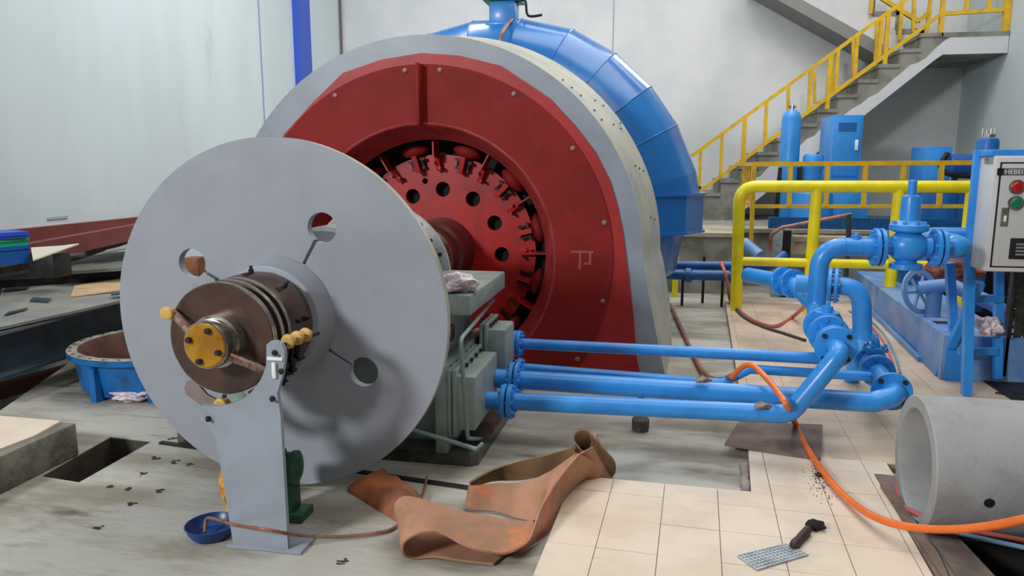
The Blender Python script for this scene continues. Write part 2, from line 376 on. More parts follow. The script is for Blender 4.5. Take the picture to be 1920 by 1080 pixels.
# raised step at the left
f = MB(); f.bbox((-5.1, 1.7, 0), (-3.12, 3.45, .19), .012); st = struct('trim_3', f, mat('step_concrete', (138, 136, 124), .85, rgb2=(100, 98, 88), scale=6, bump=.8, bscale=22))
f = MB(); f.prism([[(-5.1, 1.7), (-3.16, 1.7), (-3.15, 2.6), (-3.18, 3.0), (-3.16, 3.2), (-3.2, 3.43), (-5.1, 3.47)]], (0, 0, .012), org=(0, 0, .19), ax=('x', 'y'))
struct('screed', f, TILE, st, sm=False)
# channel cover plate, brown, under the pipes
f = MB()
P4 = [(0.54, 4.521, 0.06), (1.027, 4.557, 0.06), (0.903, 3.997, 0.06), (0.422, 4.124, 0.06)]
f.prism([[(p[0], p[1]) for p in P4]], (0, 0, .014), org=(0, 0, .0535), ax=('x', 'y'))
tag(obj('steel_plate', f, OLDSTEEL, sm=False), 'worn brown steel plate lying under the bend of the lowest blue pipe', 'plate')

# ================================================================== FLYWHEEL DISC, SLIP RINGS, STAND
AX, AZ = -1.77, .88
rot = thing('brake_disc', 'huge light grey disc with round holes and radial slots on the shaft end', 'disc', (AX, 3.25, .03))
YD = 3.25
R_ = .85
loops = [ring2(AX, AZ, R_, 128)]
# keyhole cut-outs: a round hole joined with a narrow radial slot
for deg in (60, 150, 240, 330):
    a = math.radians(deg); ux, uz = math.cos(a), math.sin(a); nx, nz = -uz, ux; r0, r1, hr, hw = .255, .50, .072, .0085
    cx, cz = AX + ux*r1, AZ + uz*r1; b0 = math.asin(hw/hr); pts = []
    n = 28
    for k in range(n + 1):
        t = a + PI + b0 + (2*PI - 2*b0) * k / n
        pts.append((cx + hr*math.cos(t), cz + hr*math.sin(t)))
    pts.append((AX + ux*r0 + nx*hw, AZ + uz*r0 + nz*hw)); pts.append((AX + ux*r0 - nx*hw, AZ + uz*r0 - nz*hw))
    loops.append(pts)
f = MB(); f.prism(loops, (0, .045, 0), org=(0, YD, 0)); obj('plate', f, GREYD, rot)
f = MB(); f.lathe((AX, YD+.0005, AZ), (0, 1, 0), [(.002, R_-.0005), (.0, R_+.002), (.044, R_+.002), (.044, R_-.0005)], 128); 
f = MB(); f.lathe((AX, YD, AZ), (0, 1, 0), [(.003, R_-.002), (.0005, R_+.001), (.0445, R_+.001), (.042, R_-.002)], 128, closed=True); obj('rim', f, EDGE, rot, label='cream worn rim of the disc')
f = MB(); f.lathe((AX, YD, AZ), (0, -1, 0), [(-.01, .30), (0.0, .30), (.02, .292), (.06, .275), (.10, .262), (.105, .25), (.105, .10)], 64); obj('hub_boss', f, GREYD, rot)
f = MB(); f.lathe((AX, YD+.045, AZ), (0, 1, 0), [(-.005, .30), (.10, .27), (.35, .22), (.35, .1)], 48); obj('rear_hub', f, GREYD, rot)

sl = thing('slip_ring_assembly', 'rusty brown stack of grooved steel rings with yellow end cap before the grey disc', 'slip rings', (AX, 2.95, .64))
R0 = .238
prof = [(2.775, .05), (2.775, R0-.004), (2.779, R0), (2.805, R0), (2.81, R0-.03), (2.838, R0-.03), (2.842, R0), (2.868, R0), (2.872, R0-.03), (2.90, R0-.03), (2.904, R0), (2.93, R0), (2.934, R0-.03), (2.96, R0-.03)]
def lath(pr, n=64):
    q = MB(); q.lathe((AX, 0, AZ), (0, 1, 0), pr, n); return q
obj('ring_body', lath(prof), BROWN, sl)
for y in (2.779, 2.842, 2.904):
    obj('contact_ring', lath([(y, R0-.02), (y, R0+.003), (y+.026, R0+.003), (y+.026, R0-.02)]), STEEL, sl, label='polished steel contact ring')
obj('rear_flange', lath([(2.955, .15), (2.955, R0-.01), (3.0, R0+.006), (3.09, R0+.006), (3.148, R0-.004), (3.148, .1)]), BROWN, sl)
for k in range(9):
    a = math.radians(10 + 40*k); u = Vector((math.cos(a), 0, math.sin(a)))
    q = MB(); c0 = Vector((AX, 3.04, AZ)) + u*(R0+.003); q.lathe(c0, u, [(-.01, .012), (.02, .012), (.02, .007), (.035, .007)], 8)
    q.box((c0.x-.012, 2.985, c0.z-.008), (c0.x+.012, 3.02, c0.z+.008)); obj('bolt', q, DARK, sl)
obj('shaft_nose', lath([(2.66, .095), (2.665, .1), (2.69, .1), (2.692, .094), (2.70, .094), (2.702, .1), (2.725, .1), (2.727, .112), (2.78, .112)], 40), STEEL, sl, label='bare steel shaft nose')
cap = obj('end_cap', lath([(2.652, .001), (2.652, .086), (2.656, .091), (2.664, .091)], 40), OCHCAP, sl, label='oily yellow round end cap')
bolts('cap_bolt', cap, (AX, 2.652, AZ), (0, -1, 0), .068, 4, .013, .018, DARK, a0=.35)
# braided leads from the nose to the insulators
ins_r = .272
for (x1, z1, x2, z2) in ((-.085, .04, -.2, .105), (.075, -.05, .2, -.12)):
    f = MB(); pts = [(AX+x1+(x2-x1)*t, 2.70+.06*t, AZ+z1+(z2-z1)*t) for t in (0, .25, .5, .75, 1)]
    f.tube(pts, [.018, .02, .018, .02, .016], 12); obj('braided_lead', f, CABLE, sl)
def spool(c, d, nm='insulator', par=None, L=.05):
    q = MB(); q.lathe(Vector(c), d, [(0, .014), (0, .022), (.004, .029), (.014, .031), (.02, .026), (.024, .016), (L, .016)], 20)
    o = obj(nm, q, BRASS, par, label='yellow insulator spool'); return o
spool((AX-.215, 2.72, AZ+.11), (.1, 1, .1), par=sl)

stand = thing('brush_stand', 'grey steel plate stand with curved cut-out holding the brushes below the slip rings', 'stand', (-1.59, 2.7, 0))
YS = 2.68
arc = []
for k in range(13):
    a = math.radians(-8 - (100-8)*k/12); arc.append((AX + .262*math.cos(a), AZ + .262*math.sin(a)))
out2 = [(-1.716, .012), (-1.464, .012), (-1.467, .6), (-1.477, .69), (-1.452, .76), (-1.436, .83), (-1.437, .875), (-1.447, .897), (-1.47, .908), (-1.495, .905), (-1.512, .89)] + arc[1:] + [(-1.815, .612), (-1.83, .585), (-1.826, .555), (-1.79, .52), (-1.762, .47)]
f = MB(); f.prism([out2], (0, .022, 0), org=(0, YS, 0)); up = obj('upright_plate', f, GREY, stand)
f = MB(); f.bbox((-1.74, 2.665, 0), (-1.40, 2.84, .014), .003); obj('base_plate', f, GREY, stand)
f = MB(); f.bbox((-1.712, 2.70, .012), (-1.474, 2.715, .5), .003); obj('stiffener', f, GREY, stand)
f = MB(); f.bbox((-1.51, 2.672, .828), (-1.442, 2.684, .842), .003); f.bbox((-1.49, 2.668, .755), (-1.472, 2.684, .82), .004); obj('nameplate_strip', f, PAPER, up, label='white strip on the head of the stand')
for p in ((-1.476, .86), (-1.452, .785), (-1.497, .668), (-1.79, .565)):
    q = MB(); q.lathe((p[0], YS, p[1]), (.35, -1, -.1), [(-.01, .007), (.022, .007), (.022, .001)], 8); q.lathe((p[0], YS, p[1]), (0, -1, 0), [(0, .012), (.008, .012)], 6); obj('stud', q, DARK, up)
# brush rod with three yellow insulators behind the head of the stand
f = MB(); f.cyl((-1.462, 2.70, .885), (-1.43, 2.98, .875), .008); obj('brush_rod', f, DARK, stand)
for t, dz in ((.03, 0), (.10, 0), (.17, 0)):
    spool((-1.455 + t*.1, 2.705 + t*.9, .892), (.1, 1, 0), par=stand, L=.045)
# curved brush arms with clamped brushes at the lower right of the rings
for k in range(3):
    y = 2.785 + k*.066
    def arcp(r, n=12, a0=-6, a1=-66): return [(AX + r*math.cos(math.radians(a0 + (a1-a0)*i/n)), AZ + r*math.sin(math.radians(a0 + (a1-a0)*i/n))) for i in range(n+1)]
    q = MB(); q.prism([arcp(.247) + arcp(.287)[::-1]], (0, .014 if k else .03, 0), org=(0, y, 0)); arm = obj('brush_arm', q, DARK if k else mat('brown_brush_arm', (84, 62, 54), .5, rgb2=(40, 34, 32), scale=12), stand)
    for dg in (-22, -36, -50, -62):
        a = math.radians(dg); c = Vector((AX + .272*math.cos(a), y + .02, AZ + .272*math.sin(a))); u = Vector((math.cos(a), 0, math.sin(a)))
        q = MB(); q.bar(c - u*.02, c + u*.026, .022, .04, up=(0, 1, 0)); b_ = obj('brush_holder', q, DARK, arm)
        if dg != -22: q = MB(); q.cyl(c + u*.02 - Vector((0, .012, 0)), c + u*.036 - Vector((0, .014, 0)), .006, 8); obj('terminal', q, STEEL, arm)
# rear claw plate at the lower left
cl = [(-2.006, 2.86, 0.657), (-2.021, 2.86, 0.629), (-2.013, 2.86, 0.598), (-1.978, 2.86, 0.576), (-1.931, 2.86, 0.542), (-1.834, 2.86, 0.523), (-1.68, 2.86, 0.545), (-1.666, 2.86, 0.606), (-1.767, 2.86, 0.571), (-1.856, 2.86, 0.578), (-1.911, 2.86, 0.604), (-1.945, 2.86, 0.641), (-1.969, 2.86, 0.664)]
f = MB(); f.prism([[(p[0], p[2]) for p in cl]], (0, .012, 0), org=(0, 2.86, 0)); obj('rear_claw', f, mat('pinkish_grey_steel', (140, 122, 118), .45, rgb2=(120, 104, 100), scale=5), stand)
c_ = Vector((-1.772, 2.76, 0.603)); spool(c_ - Vector((0, .03, 0)), (0, 1, 0), par=stand, L=.06)
# ================================================================== BEARING PEDESTAL
pd = thing('bearing_pedestal', 'grey green bearing pedestal between the big disc and the red motor', 'pedestal', (-1.77, 4.2, 0))
xr, xl = -.92, -2.62
f = MB(); f.prism([[(-2.68, 3.70), (-.93, 3.70), (-.895, 3.73), (-.868, 4.71), (-2.68, 4.71)]], (0, 0, .07), org=(0, 0, 0), ax=('x', 'y')); obj('base_plate', f, BASE, pd, sm=False)
f = MB(); f.bbox((-2.5, 3.86, .06), (-1.12, 4.55, .84), .02); obj('body', f, GREYG, pd)
f = MB(); f.bbox((-2.6, 3.73, .82), (-.93, 4.65, .93), .012); top = obj('joint_flange', f, GREYG, pd)
f = MB(); f.bbox((-2.40, 3.62, .755), (-1.04, 3.74, .86), .015); obj('front_lug', f, GREYG, pd)
f = MB(); f.lathe((AX, 3.78, AZ), (0, 1, 0), [(0, .22), (0, .37), (.02, .39), (.78, .39), (.80, .37), (.8, .22)], 48); obj('bearing_cap', f, mat('cap_light_grey', (176, 178, 182), .4, rgb2=(150, 152, 156), scale=5), pd)
# oil-seal end disc with an oval slot and bolts
lo2 = [ring2(AX, AZ, .485, 64)]
sf = MB(); sf.prism(lo2, (0, .03, 0), org=(0, 4.62, 0)); eshield = obj('end_shield', sf, mat('shield_light_grey', (190, 190, 190), .4, rgb2=(150, 152, 156), scale=6), pd, label='pale grey end shield of the bearing')
for dg, rr in ((34, .43), (20, .445), (50, .44)):
    a = math.radians(dg); q = MB(); q.lathe((AX+rr*math.cos(a), 4.62, AZ+rr*math.sin(a)), (0, -1, 0), [(-.002, .014 if dg != 50 else .026), (.008, .012)], 16); obj('seal_port', q, DARK, pd)
# side boxes where the pipes enter
def sidebox(y0, y1, z0, z1, x0, x1, fl):
    q = MB(); q.bbox((x0, y0, z0), (x1, y1, z1), .014); b = obj('side_box', q, GREYG, pd)
    q = MB(); q.bbox((x0+.0, y0-.025, z0-.03), (x0+.022, y1+.025, z1+.035), .004); q.bbox((x0+.028, y0-.025, z0-.03), (x0+.05, y1+.025, z1+.035), .004); fg = obj('box_flange', q, GREYG, b)
    for k in range(fl):
        y = y0 + (y1-y0) * (k+.5)/fl; g = MB(); g.lathe((x0+.055, y, z1+.017), (1, 0, 0), [(0, .012), (.014, .012)], 6); g.lathe((x0-.004, y, z1+.035), (0, 0, 1), [(-.004, .01), (.006, .01)], 6); obj('bolt', g, DARK, b)
    return b
sidebox(3.70, 4.26, .20, .50, -1.05, -.90, 5)
sidebox(4.32, 4.60, .36, .62, -1.02, -.86, 4)
f = MB(); f.bbox((-1.12, 3.68, .07), (-1.05, 4.62, .56), .01); obj('side_panel', f, GREYG, pd)
f = MB(); f.lathe((-1.119, 4.02, .66), (1, 0, 0), [(0, .05), (.01, .05), (.012, .035)], 20); obj('oil_gauge', f, mat('oily_glass', (96, 78, 66), .2), pd)
f = MB(); f.lathe((-1.119, 4.38, .60), (1, 0, 0), [(0, .03), (.01, .03), (.02, .02)], 16); obj('plug', f, GREYG, pd)
for y in (4.3, 4.42):
    q = MB(); q.lathe((-1.1, y, .80), (0, 0, 1), [(-.03, .018), (.02, .018)], 6); obj('bolt', q, DARK, pd)
f = MB(); f.tube(bends([(-1, 4.614, 0.748), (-0.93, 3.511, 0.744), (-0.93, 3.64, 0.182), (-0.93, 4.228, -0.044)], .05), .011, 10)
obj('conduit', f, PIPEG, pd, label='thin grey green conduit bent down the side')
f = MB(); f.tube([(-1.25, 3.66, 0.203), (-0.879, 3.62, 0.134), (-0.854, 3.66, 0.15)], .012, 10); obj('drain_tube', f, PIPEG, pd)
# oil groove around the base
f = MB(); f.prism([[(-2.9, 3.50), (-.60, 3.50), (-.60, 3.53), (-2.9, 3.53)]], (0, 0, .012), org=(0, 0, 0), ax=('x', 'y'))
o = obj('floor_strip', f, DARK); tag(o, 'dark flat steel strip on the floor in front of the bearing pedestal', 'strip')
o.rotation_euler = (0, 0, math.radians(-8)); o.location.x += .1; o.location.y += .02

# rag on the pedestal
def rag(name, c, r, m, sc=(1, 1, .5), seed=0, n=4, amp=.45, label='', cat='rag', par=None):
    bm = bmesh.new(); bmesh.ops.create_icosphere(bm, subdivisions=n, radius=r)
    for v in bm.verts:
        d = noise.fractal(v.co * (3.2 / r) * .6 + Vector((seed, 0, 0)), 1, 2.1, 4)
        e = noise.noise(v.co * (1.3 / r) + Vector((seed, 5, 0)))
        k = 1 + amp * d + .35 * e; v.co = Vector((v.co.x * sc[0] * k, v.co.y * sc[1] * k, v.co.z * sc[2] * k))
    zmin = min(v.co.z for v in bm.verts)
    for v in bm.verts: v.co = v.co + Vector(c) - Vector((0, 0, zmin * .75))
    for v in bm.verts:
        if v.co.z < c[2]: v.co.z = c[2] + .001
    q = MB(); q.addbm(bm); o = obj(name, q, m, par, sm=70)
    if par is None: tag(o, label, cat)
    return o
rg = rag('rag', (-1.04, 3.84, .93), .10, RAG, (1.1, .9, .5), 3, label='crumpled white rag lying on top of the bearing pedestal')

# ================================================================== RED MOTOR
mo = thing('motor', 'huge motor with dark red round end cover inside a grey arched casing', 'motor', (AX, 6.1, 0))
YF, YR = 5.65, 6.55
def outline(R, hb, n=56):
    pts = [(AX + hb, 0.0)]; B_ = R > 1.8
    side = [(1.945, .2), (1.92, .45), (1.874, .72), (1.838, .86)] if B_ else [(1.83, .25), (1.775, .5), (1.73, .72), (1.708, .84)]
    pts += [(AX + x, z) for x, z in side]
    for k in range(n + 1):
        a = PI * k / n; pts.append((AX + R*math.cos(a), AZ + R*math.sin(a)))
    pts += [(AX - x, z) for x, z in side[::-1]]
    pts.append((AX - hb, 0.0)); return pts
RH = 1.10
o1 = outline(1.695, 1.89); o2 = outline(1.828, 1.955)
# tapered skin
f = MB(); n = len(o1)
vs = [(x, YF, z) for x, z in o1] + [(x, YR, z) for x, z in o2]
f.add(vs, [(i, i+1, i+1+n, i+n) for i in range(n-1)]); 
vi = [(AX+(x-AX)*.985, YF+.01, z*.985 if z > 0 else 0) for x, z in o1] + [(AX+(x-AX)*.985, YR, z*.985) for x, z in o2]
f.add(vi, [(i+n, i+1+n, i+1, i) for i in range(n-1)])
case = obj('casing_skin', f, BEIGE, mo, label='weathered beige side skin with screw rows')
f = MB(); f.prism([o1, ring2(AX, AZ, RH, 72)], (0, .02, 0), org=(0, YF-.01, 0)); obj('front_plate', f, GREY, mo)
f = MB(); f.prism([o2], (0, .02, 0), org=(0, YR-.01, 0)); obj('rear_plate', f, GREY, mo)
# screw rows on the skin
def skinp(deg, t):
    a = math.radians(deg); R = 1.70 + (.135)*t + .002; return Vector((AX + R*math.cos(a), YF + (YR-YF)*t, AZ + R*math.sin(a))), Vector((math.cos(a), -.15, math.sin(a)))
k = 0; sc0 = None
for dg, t in ((52, .15), (49, .15), (46, .16), (41, .17), (38, .16), (44, .55), (42, .7), (36, .5), (34.5, .7), (36, .85), (24, .45), (23, .6), (22, .75), (10, .5), (9, .7), (-2, .4)):
    p, nn = skinp(dg, t); q = MB(); q.lathe(p, nn, [(-.004, .009), (.004, .007)], 6); obj('screw', q, DARK, case)
# red cover: faceted outer plate, round inner plate, cone lip
cov = [(AX+1.70, .02), (AX+1.67, .144), (AX+1.637, .47), (AX+1.59, .80)]
for dg, rr in ((8, 1.56), (16, 1.556), (22.5, 1.562), (31.5, 1.558), (41, 1.548), (51, 1.559), (67, 1.575), (79, 1.56), (90, 1.558), (102, 1.55), (114, 1.56), (127, 1.50), (140, 1.50), (153, 1.52), (166, 1.55), (180, 1.58), (196, 1.62)):
    a = math.radians(dg); cov.append((AX + rr*math.cos(a), AZ + rr*math.sin(a)))
cov.append((AX-1.715, .02))
f = MB(); f.prism([cov, ring2(AX, AZ, RH, 72)], (0, -.018, 0), org=(0, YF-.01, 0)); obj('outer_cover', f, REDB, mo, sm=20)
low = ring2(AX, AZ, 1.475, 96)
low = [(x, max(z, .03)) for x, z in low]
f = MB(); f.prism([low, ring2(AX, AZ, 1.045, 96)], (0, -.014, 0), org=(0, YF-.028, 0)); cv = obj('inner_cover', f, RED, mo)
f = MB(); f.lathe((AX, YF-.042, AZ), (0, 1, 0), [(0, 1.045), (-.006, 1.035), (.0, 1.025), (.27, .925), (.275, .93), (.03, 1.05)], 96, closed=True); obj('air_guide_lip', f, PINKRED, mo, label='inward tapering dusty red lip')
f = MB(); f.bbox((AX-.012, YF-.14, AZ+1.02), (AX+.012, YF-.04, AZ+1.475), .004); obj('lifting_rib', f, RED, mo)
bt = [95, 84, 60, 36, 12, -12, -32, 119, 143, 167, 192]
f0 = None
for dg in bt:
    a = math.radians(dg); p = Vector((AX + 1.435*math.cos(a), YF-.042, AZ + 1.435*math.sin(a)))
    if f0 is None:
        q = MB(); q.lathe(p, (0, -1, 0), [(-.002, .02), (.006, .02), (.014, .013), (.016, .001)], 14); f0 = obj('cover_bolt', q, mat('bolt_dusty', (150, 110, 104), .4), cv); fp = p
    else: inst('cover_bolt', f0, cv, p - fp)
# faint stencil strokes on the cover
def strokes(segs, org, sc, m, parent, name, th=.0015, wd=.018, y=0):
    q = MB()
    for k_, (x0, z0, x1, z1) in enumerate(segs): th = .0015 + .0003*k_; q.box((org[0]+min(x0, x1)*sc-wd/2, y-th, org[1]+min(z0, z1)*sc-wd/2), (org[0]+max(x0, x1)*sc+wd/2, y, org[1]+max(z0, z1)*sc+wd/2))
    return obj(name, q, m, parent, sm=False)
FADE = mat('faded_pink_stencil', (166, 84, 78), .6, rgb2=(150, 60, 56), scale=30)
lp = (-0.533, 5.608, 0.895)
strokes([(-.9, .75, 1.0, .75), (-.12, .75, -.12, -.55), (-.12, -.55, -.2, -.8), (.82, .75, .82, -.3), (.3, -.36, .82, -.36)], (lp[0], lp[2]), .08, FADE, cv, 'stencil_mark', y=YF-.042)
# rotor spider with lightening holes
YQ = 6.1
lo3 = [ring2(AX, AZ, .80, 96)]
for k in range(12):
    a = math.radians(-2 + 30*k); lo3.append(ring2(AX + .522*math.cos(a), AZ + .522*math.sin(a), .063, 22))
a = math.radians(103); lo3.append(ring2(AX + .605*math.cos(a), AZ + .605*math.sin(a), .025, 12))
f = MB(); f.prism(lo3, (0, .05, 0), org=(0, YQ, 0)); sp = obj('rotor_disc', f, REDR, mo)
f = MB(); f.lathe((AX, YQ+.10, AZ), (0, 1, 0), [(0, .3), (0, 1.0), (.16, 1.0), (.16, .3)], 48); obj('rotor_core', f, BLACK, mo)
# poles: angled tab, clamp pair, rounded coil end
for k in range(12):
    b = math.radians(30*k + 1)
    def W(r, deg, y): 
        a = math.radians(30*k + 1 + deg); return Vector((AX + r*math.cos(a), y, AZ + r*math.sin(a)))
    tl = W(1, 90, 0) - Vector((AX, 0, AZ))
    q = MB(); q.bar(W(.785, 0, 6.02), W(.93, 0, 6.02), .012, .16, up=(0, 1, 0)); obj('fan_blade', q, REDR, mo)
    q = MB(); q.bar(W(.68, -1, 6.09), W(.79, 0, 6.06), .035, .07, up=(0, 1, 0)); q.cyl(W(.70, -2.5, 6.06), W(.70, -2.5, 6.0), .013, 6); q.cyl(W(.74, 1.5, 6.06), W(.74, 1.5, 6.0), .013, 6); obj('blade_bracket', q, REDR, mo)
    q = MB(); q.bar(W(.69, 13, 6.10), W(.83, 13, 6.08), .04, .19, up=(0, 1, 0)); cs = obj('pole_piece', q, REDR, mo)
    q = MB(); pts_ = [W(.865, 13 + (j-4)*1.9, 6.10 - .05*math.cos((j-4)*.36)) for j in range(9)]
    q.tube(pts_, [.012, .035, .048, .054, .056, .054, .048, .035, .012], 14)
    obj('coil_end', q, RED, mo)
    for dd in (9.5, 16.5):
        q = MB(); q.bar(W(.715, dd, 6.075), W(.785, dd, 6.065), .014, .05, up=(0, 1, 0)); q.bar(W(.785, dd-1.8, 6.05), W(.785, dd+1.8, 6.05), .022, .03, up=(0, 1, 0)); q.bar(W(.715, dd-1.2, 6.06), W(.715, dd+1.2, 6.06), .022, .03, up=(0, 1, 0))
        obj('clamp', q, DARK, cs)
f = MB(); f.lathe((AX, 6.0, AZ), (0, 1, 0), [(.10, .80), (.10, .81), (.16, .81), (.16, .80)], 96, closed=True); obj('rotor_rim', f, REDR, mo)
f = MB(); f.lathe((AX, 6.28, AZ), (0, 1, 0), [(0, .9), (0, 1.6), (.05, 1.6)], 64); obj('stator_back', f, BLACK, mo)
# rotor shaft
sh = thing('main_shaft', 'thick brown main shaft between bearing pedestal and red rotor', 'shaft', (AX, 5.3, AZ-.28))
q = lath([(4.5, .20), (4.66, .20), (4.66, .24), (5.45, .24), (5.46, .262), (5.52, .262), (5.53, .245), (5.75, .245), (5.78, .275), (6.12, .29)], 56); obj('shaft_body', q, SHAFT, sh)
obj('collar', lath([(5.455, .24), (5.455, .268), (5.475, .27), (5.475, .24)], 56), STEEL, sh, label='bright scored collar')

# ================================================================== BLUE SPIRAL CASING
sp_ = thing('spiral_casing', 'enormous glossy blue segmented spiral casing behind the red motor', 'casing', (AX, 7.7, 0))
YT = 7.75
def sect(deg):          # centre radius and tube radius of the spiral at an angle
    t = (deg + 10) / 190; t = max(0, min(1.25, t)); tr = .69 - .30 * t; Ro = 2.265 - .0*t
    if deg > 62: Ro -= (deg-62)/100*.32
    return Ro - tr, tr
degs = [17, 29.5, 41, 53, 65.5, 79, 92, 105, 118, 131, 145, 160, 175, 190, 205]
for i in range(len(degs) - 1):
    q = MB(); rings_ = []
    for dg in (degs[i], degs[i+1]):
        Rc, tr = sect(dg); a = math.radians(dg); u = Vector((math.cos(a), 0, math.sin(a)))
        rings_.append([Vector((AX, YT, AZ)) + u*(Rc + tr*math.cos(b)) + Vector((0, tr*math.sin(b), 0)) for b in [2*PI*k/40 for k in range(40)]])
    q.add(rings_[0] + rings_[1], [(k, (k+1) % 40, (k+1) % 40 + 40, k + 40) for k in range(40)])
    seg = obj('casing_segment', q, BLUEC, sp_)
    # weld seam
    if i > 0:
        c = rings_[0]; g = MB(); g.tube([p + (p - sum(c, Vector())/40).normalized()*.001 for p in c] + [c[0]], .0055, 6, caps=False); obj('weld_seam', g, BLUEC, seg)
zt, zb = 1.335, .95
Rc, tr = sect(17); a = math.radians(17); u = Vector((math.cos(a), 0, math.sin(a))); cc = Vector((-.185, YT, zt))
ra = [Vector((AX, YT, AZ)) + u*(Rc + tr*math.cos(b)) + Vector((0, tr*math.sin(b), 0)) for b in [2*PI*k/40 for k in range(40)]]
rb_ = [cc + Vector((.625*math.cos(b), .625*math.sin(b), 0)) for b in [2*PI*k/40 for k in range(40)]]
q = MB(); q.add(ra + rb_, [(k, (k+1) % 40, (k+1) % 40 + 40, k + 40) for k in range(40)]); obj('casing_segment', q, BLUEC, sp_)
q = MB(); fr = .70
def dodec(r, z): return [(cc.x + r*math.cos(math.radians(15 + 30*k)), YT + r*math.sin(math.radians(15 + 30*k)), z) for k in range(12)]
lv_ = [(.5, zt), (fr, zt), (fr, zt-.022), (fr-.025, zt-.026), (fr-.025, zb+.026), (fr, zb+.022), (fr, zb), (.5, zb)]
vs = [p for r, z in lv_ for p in dodec(r, z)]; q.add(vs, [(i*12+k, i*12+(k+1) % 12, (i+1)*12+(k+1) % 12, (i+1)*12+k) for i in range(len(lv_)-1) for k in range(12)])
obj('inlet_collar', q, BLUEC, sp_, sm=12)
q = MB(); q.tube([(cc.x-.03, YT, zb+.05), (cc.x-.03, YT, zb-.12), (cc.x-.35, YT, zb-.42), (cc.x-.95, YT, zb-.50)], [.53, .53, .5, .46], 28); obj('inlet_elbow', q, BLUEC, sp_, sm=25)
q = MB(); q.lathe((AX, YT-.3, AZ), (0, 1, 0), [(0, .3), (0, 1.5), (.6, 1.5), (.6, .3)], 48); obj('stay_plate', q, BLUEC, sp_)
for x in (-2.6, -.95):
    q = MB(); q.bbox((x-.14, YT-.35, 0), (x+.14, YT+.35, .5), .02); obj('foot', q, BLUEC, sp_)
# valve block on top
vb = thing('air_valve', 'small blue and green valve fitting on the crown of the blue casing', 'valve', (-1.527, 7.6, 3.032))
px0, px1 = (-1.657, 7.6, 3.067), (-1.398, 7.6, 3.058); zc = (-1.527, 7.6, 3.012)[2] - .06
q = MB(); q.bbox((px0[0], 7.5, zc), (px1[0], 7.72, zc + .24), .008); q.bbox((px0[0]-.03, 7.46, zc), (px1[0]+.03, 7.76, zc+.035), .004); obj('block', q, BLUE, vb)
q = MB(); q.bbox((px0[0]-.06, 7.44, zc+.24), (px1[0]+.05, 7.78, zc+.265), .004); obj('plate', q, GRNP, vb, label='bright green plate')
q = MB(); q.lathe(((px0[0]+px1[0])/2, 7.6, zc+.265), (0, 0, 1), [(0, .10), (.05, .11), (.1, .085), (.3, .08)], 16); obj('bonnet', q, DARK, vb)
q = MB(); q.tube(smooth([(px1[0], 7.58, zc+.24), (px1[0]+.09, 7.56, zc+.24), (px1[0]+.12, 7.56, zc+.10), (px1[0]+.26, 7.56, zc+.10)]), .013, 8); obj('hose', q, DARK, vb)
cr = smooth([(-1.426, 7.55, 3.035), (-1.447, 7.2, 2.866), (-1.468, 7.1, 2.74), (-1.482, 7, 2.63), (-1.482, 6.9, 2.513)])
q = MB(); q.tube(cr, .018, 8); tag(obj('strap', q, CUP), 'reddish strap hanging down from the valve on the blue casing', 'strap')

# ================================================================== BLUE PIPES
def pipe_thing(name, label, pts, r, bend, cat='pipe', m=BLUE, n=22, group=None):
    p = bends(pts, bend) if len(pts) > 2 else pts
    t = thing(name, label, cat, pts[0], group)
    q = MB(); q.tube(p, r, n); obj('run', q, m, t); return t
def flange(par, c, d, R, th=.022, hole=.0, nb=8, m=BLUE, br=.011, bh=.014, name='flange', a0=.2, bm=None):
    q = MB(); q.lathe(Vector(c) - Vector(d).normalized()*th/2, d, [(0, max(hole, .02)), (0, R-.003), (.003, R), (th-.003, R), (th, R-.003), (th, max(hole, .02))], 36)
    o = obj(name, q, m, par)
    f = MB(); dd, x, y = f.frame(d)
    for k in range(nb):
        a = a0 + 2*PI*k/nb; p = Vector(c) + (x*math.cos(a) + y*math.sin(a)) * R*.8
        g = MB(); g.lathe(p - dd*(th/2+bh), dd, [(0, br), (th + 2*bh, br)], 6); obj('bolt', g, bm or m, o, sm=20)
    return o
# lowest pipe: from the pedestal box to the rising bend
zA = .300
p2 = pipe_thing('cooling_pipe', 'nearest blue cooling pipe, bent up at its right end to a big round flange', [(-.90, 3.98, zA-.015), (.735, 4.0, zA), (.965, 4.0, .645), (.965, 4.12, .645)], .050, [.10, .12])
flange(p2, (-.80, 3.98, zA-.015), (1, 0, 0), .098, .026); flange(p2, (-.765, 3.98, zA-.015), (1, 0, 0), .098, .026)
flange(p2, (.97, 4.13, .645), (.05, 1, 0), .108, .025, nb=4, bm=DARK, a0=.8, br=.014)
q = MB(); q.lathe((.975, 4.155, .645), (.05, 1, 0), [(0, .03), (0, .108), (.025, .108), (.025, .03)], 36); obj('counter_flange', q, BLUE, p2)
s_ = .085
d1 = Vector((s_, 1, 0)).normalized(); o1_ = Vector((.975, 4.15, .645))
st1 = thing('riser_pipe', 'tall blue pipe rising from the flange stack and bending right at rail height', 'pipe', (1.02, 4.9, .05))
pp = bends([o1_ + d1*.04, o1_ + d1*.93, (1.055, 5.08, 1.085), (1.385, 5.08, 1.085)], [.10, .19], 9)
q = MB(); q.tube(pp, .058, 24); obj('run', q, BLUE, st1)
for t, R in ((.27, .112), (.30, .112), (.50, .115), (.53, .115)):
    flange(st1, o1_ + d1*t, d1, R, .02, nb=8)
q = MB(); c = o1_ + d1*.40; q.lathe(c - d1*.09, d1, [(0, .07), (.03, .085), (.15, .085), (.18, .07)], 24); vbod = obj('valve_body', q, BLUE, st1)
q = MB(); q.lathe(c, (0, 0, 1), [(0, .05), (.09, .05), (.09, .07), (.11, .07), (.11, .03), (.145, .03), (.145, .015), (.17, .012)], 16); obj('bonnet', q, BLUE, vbod)
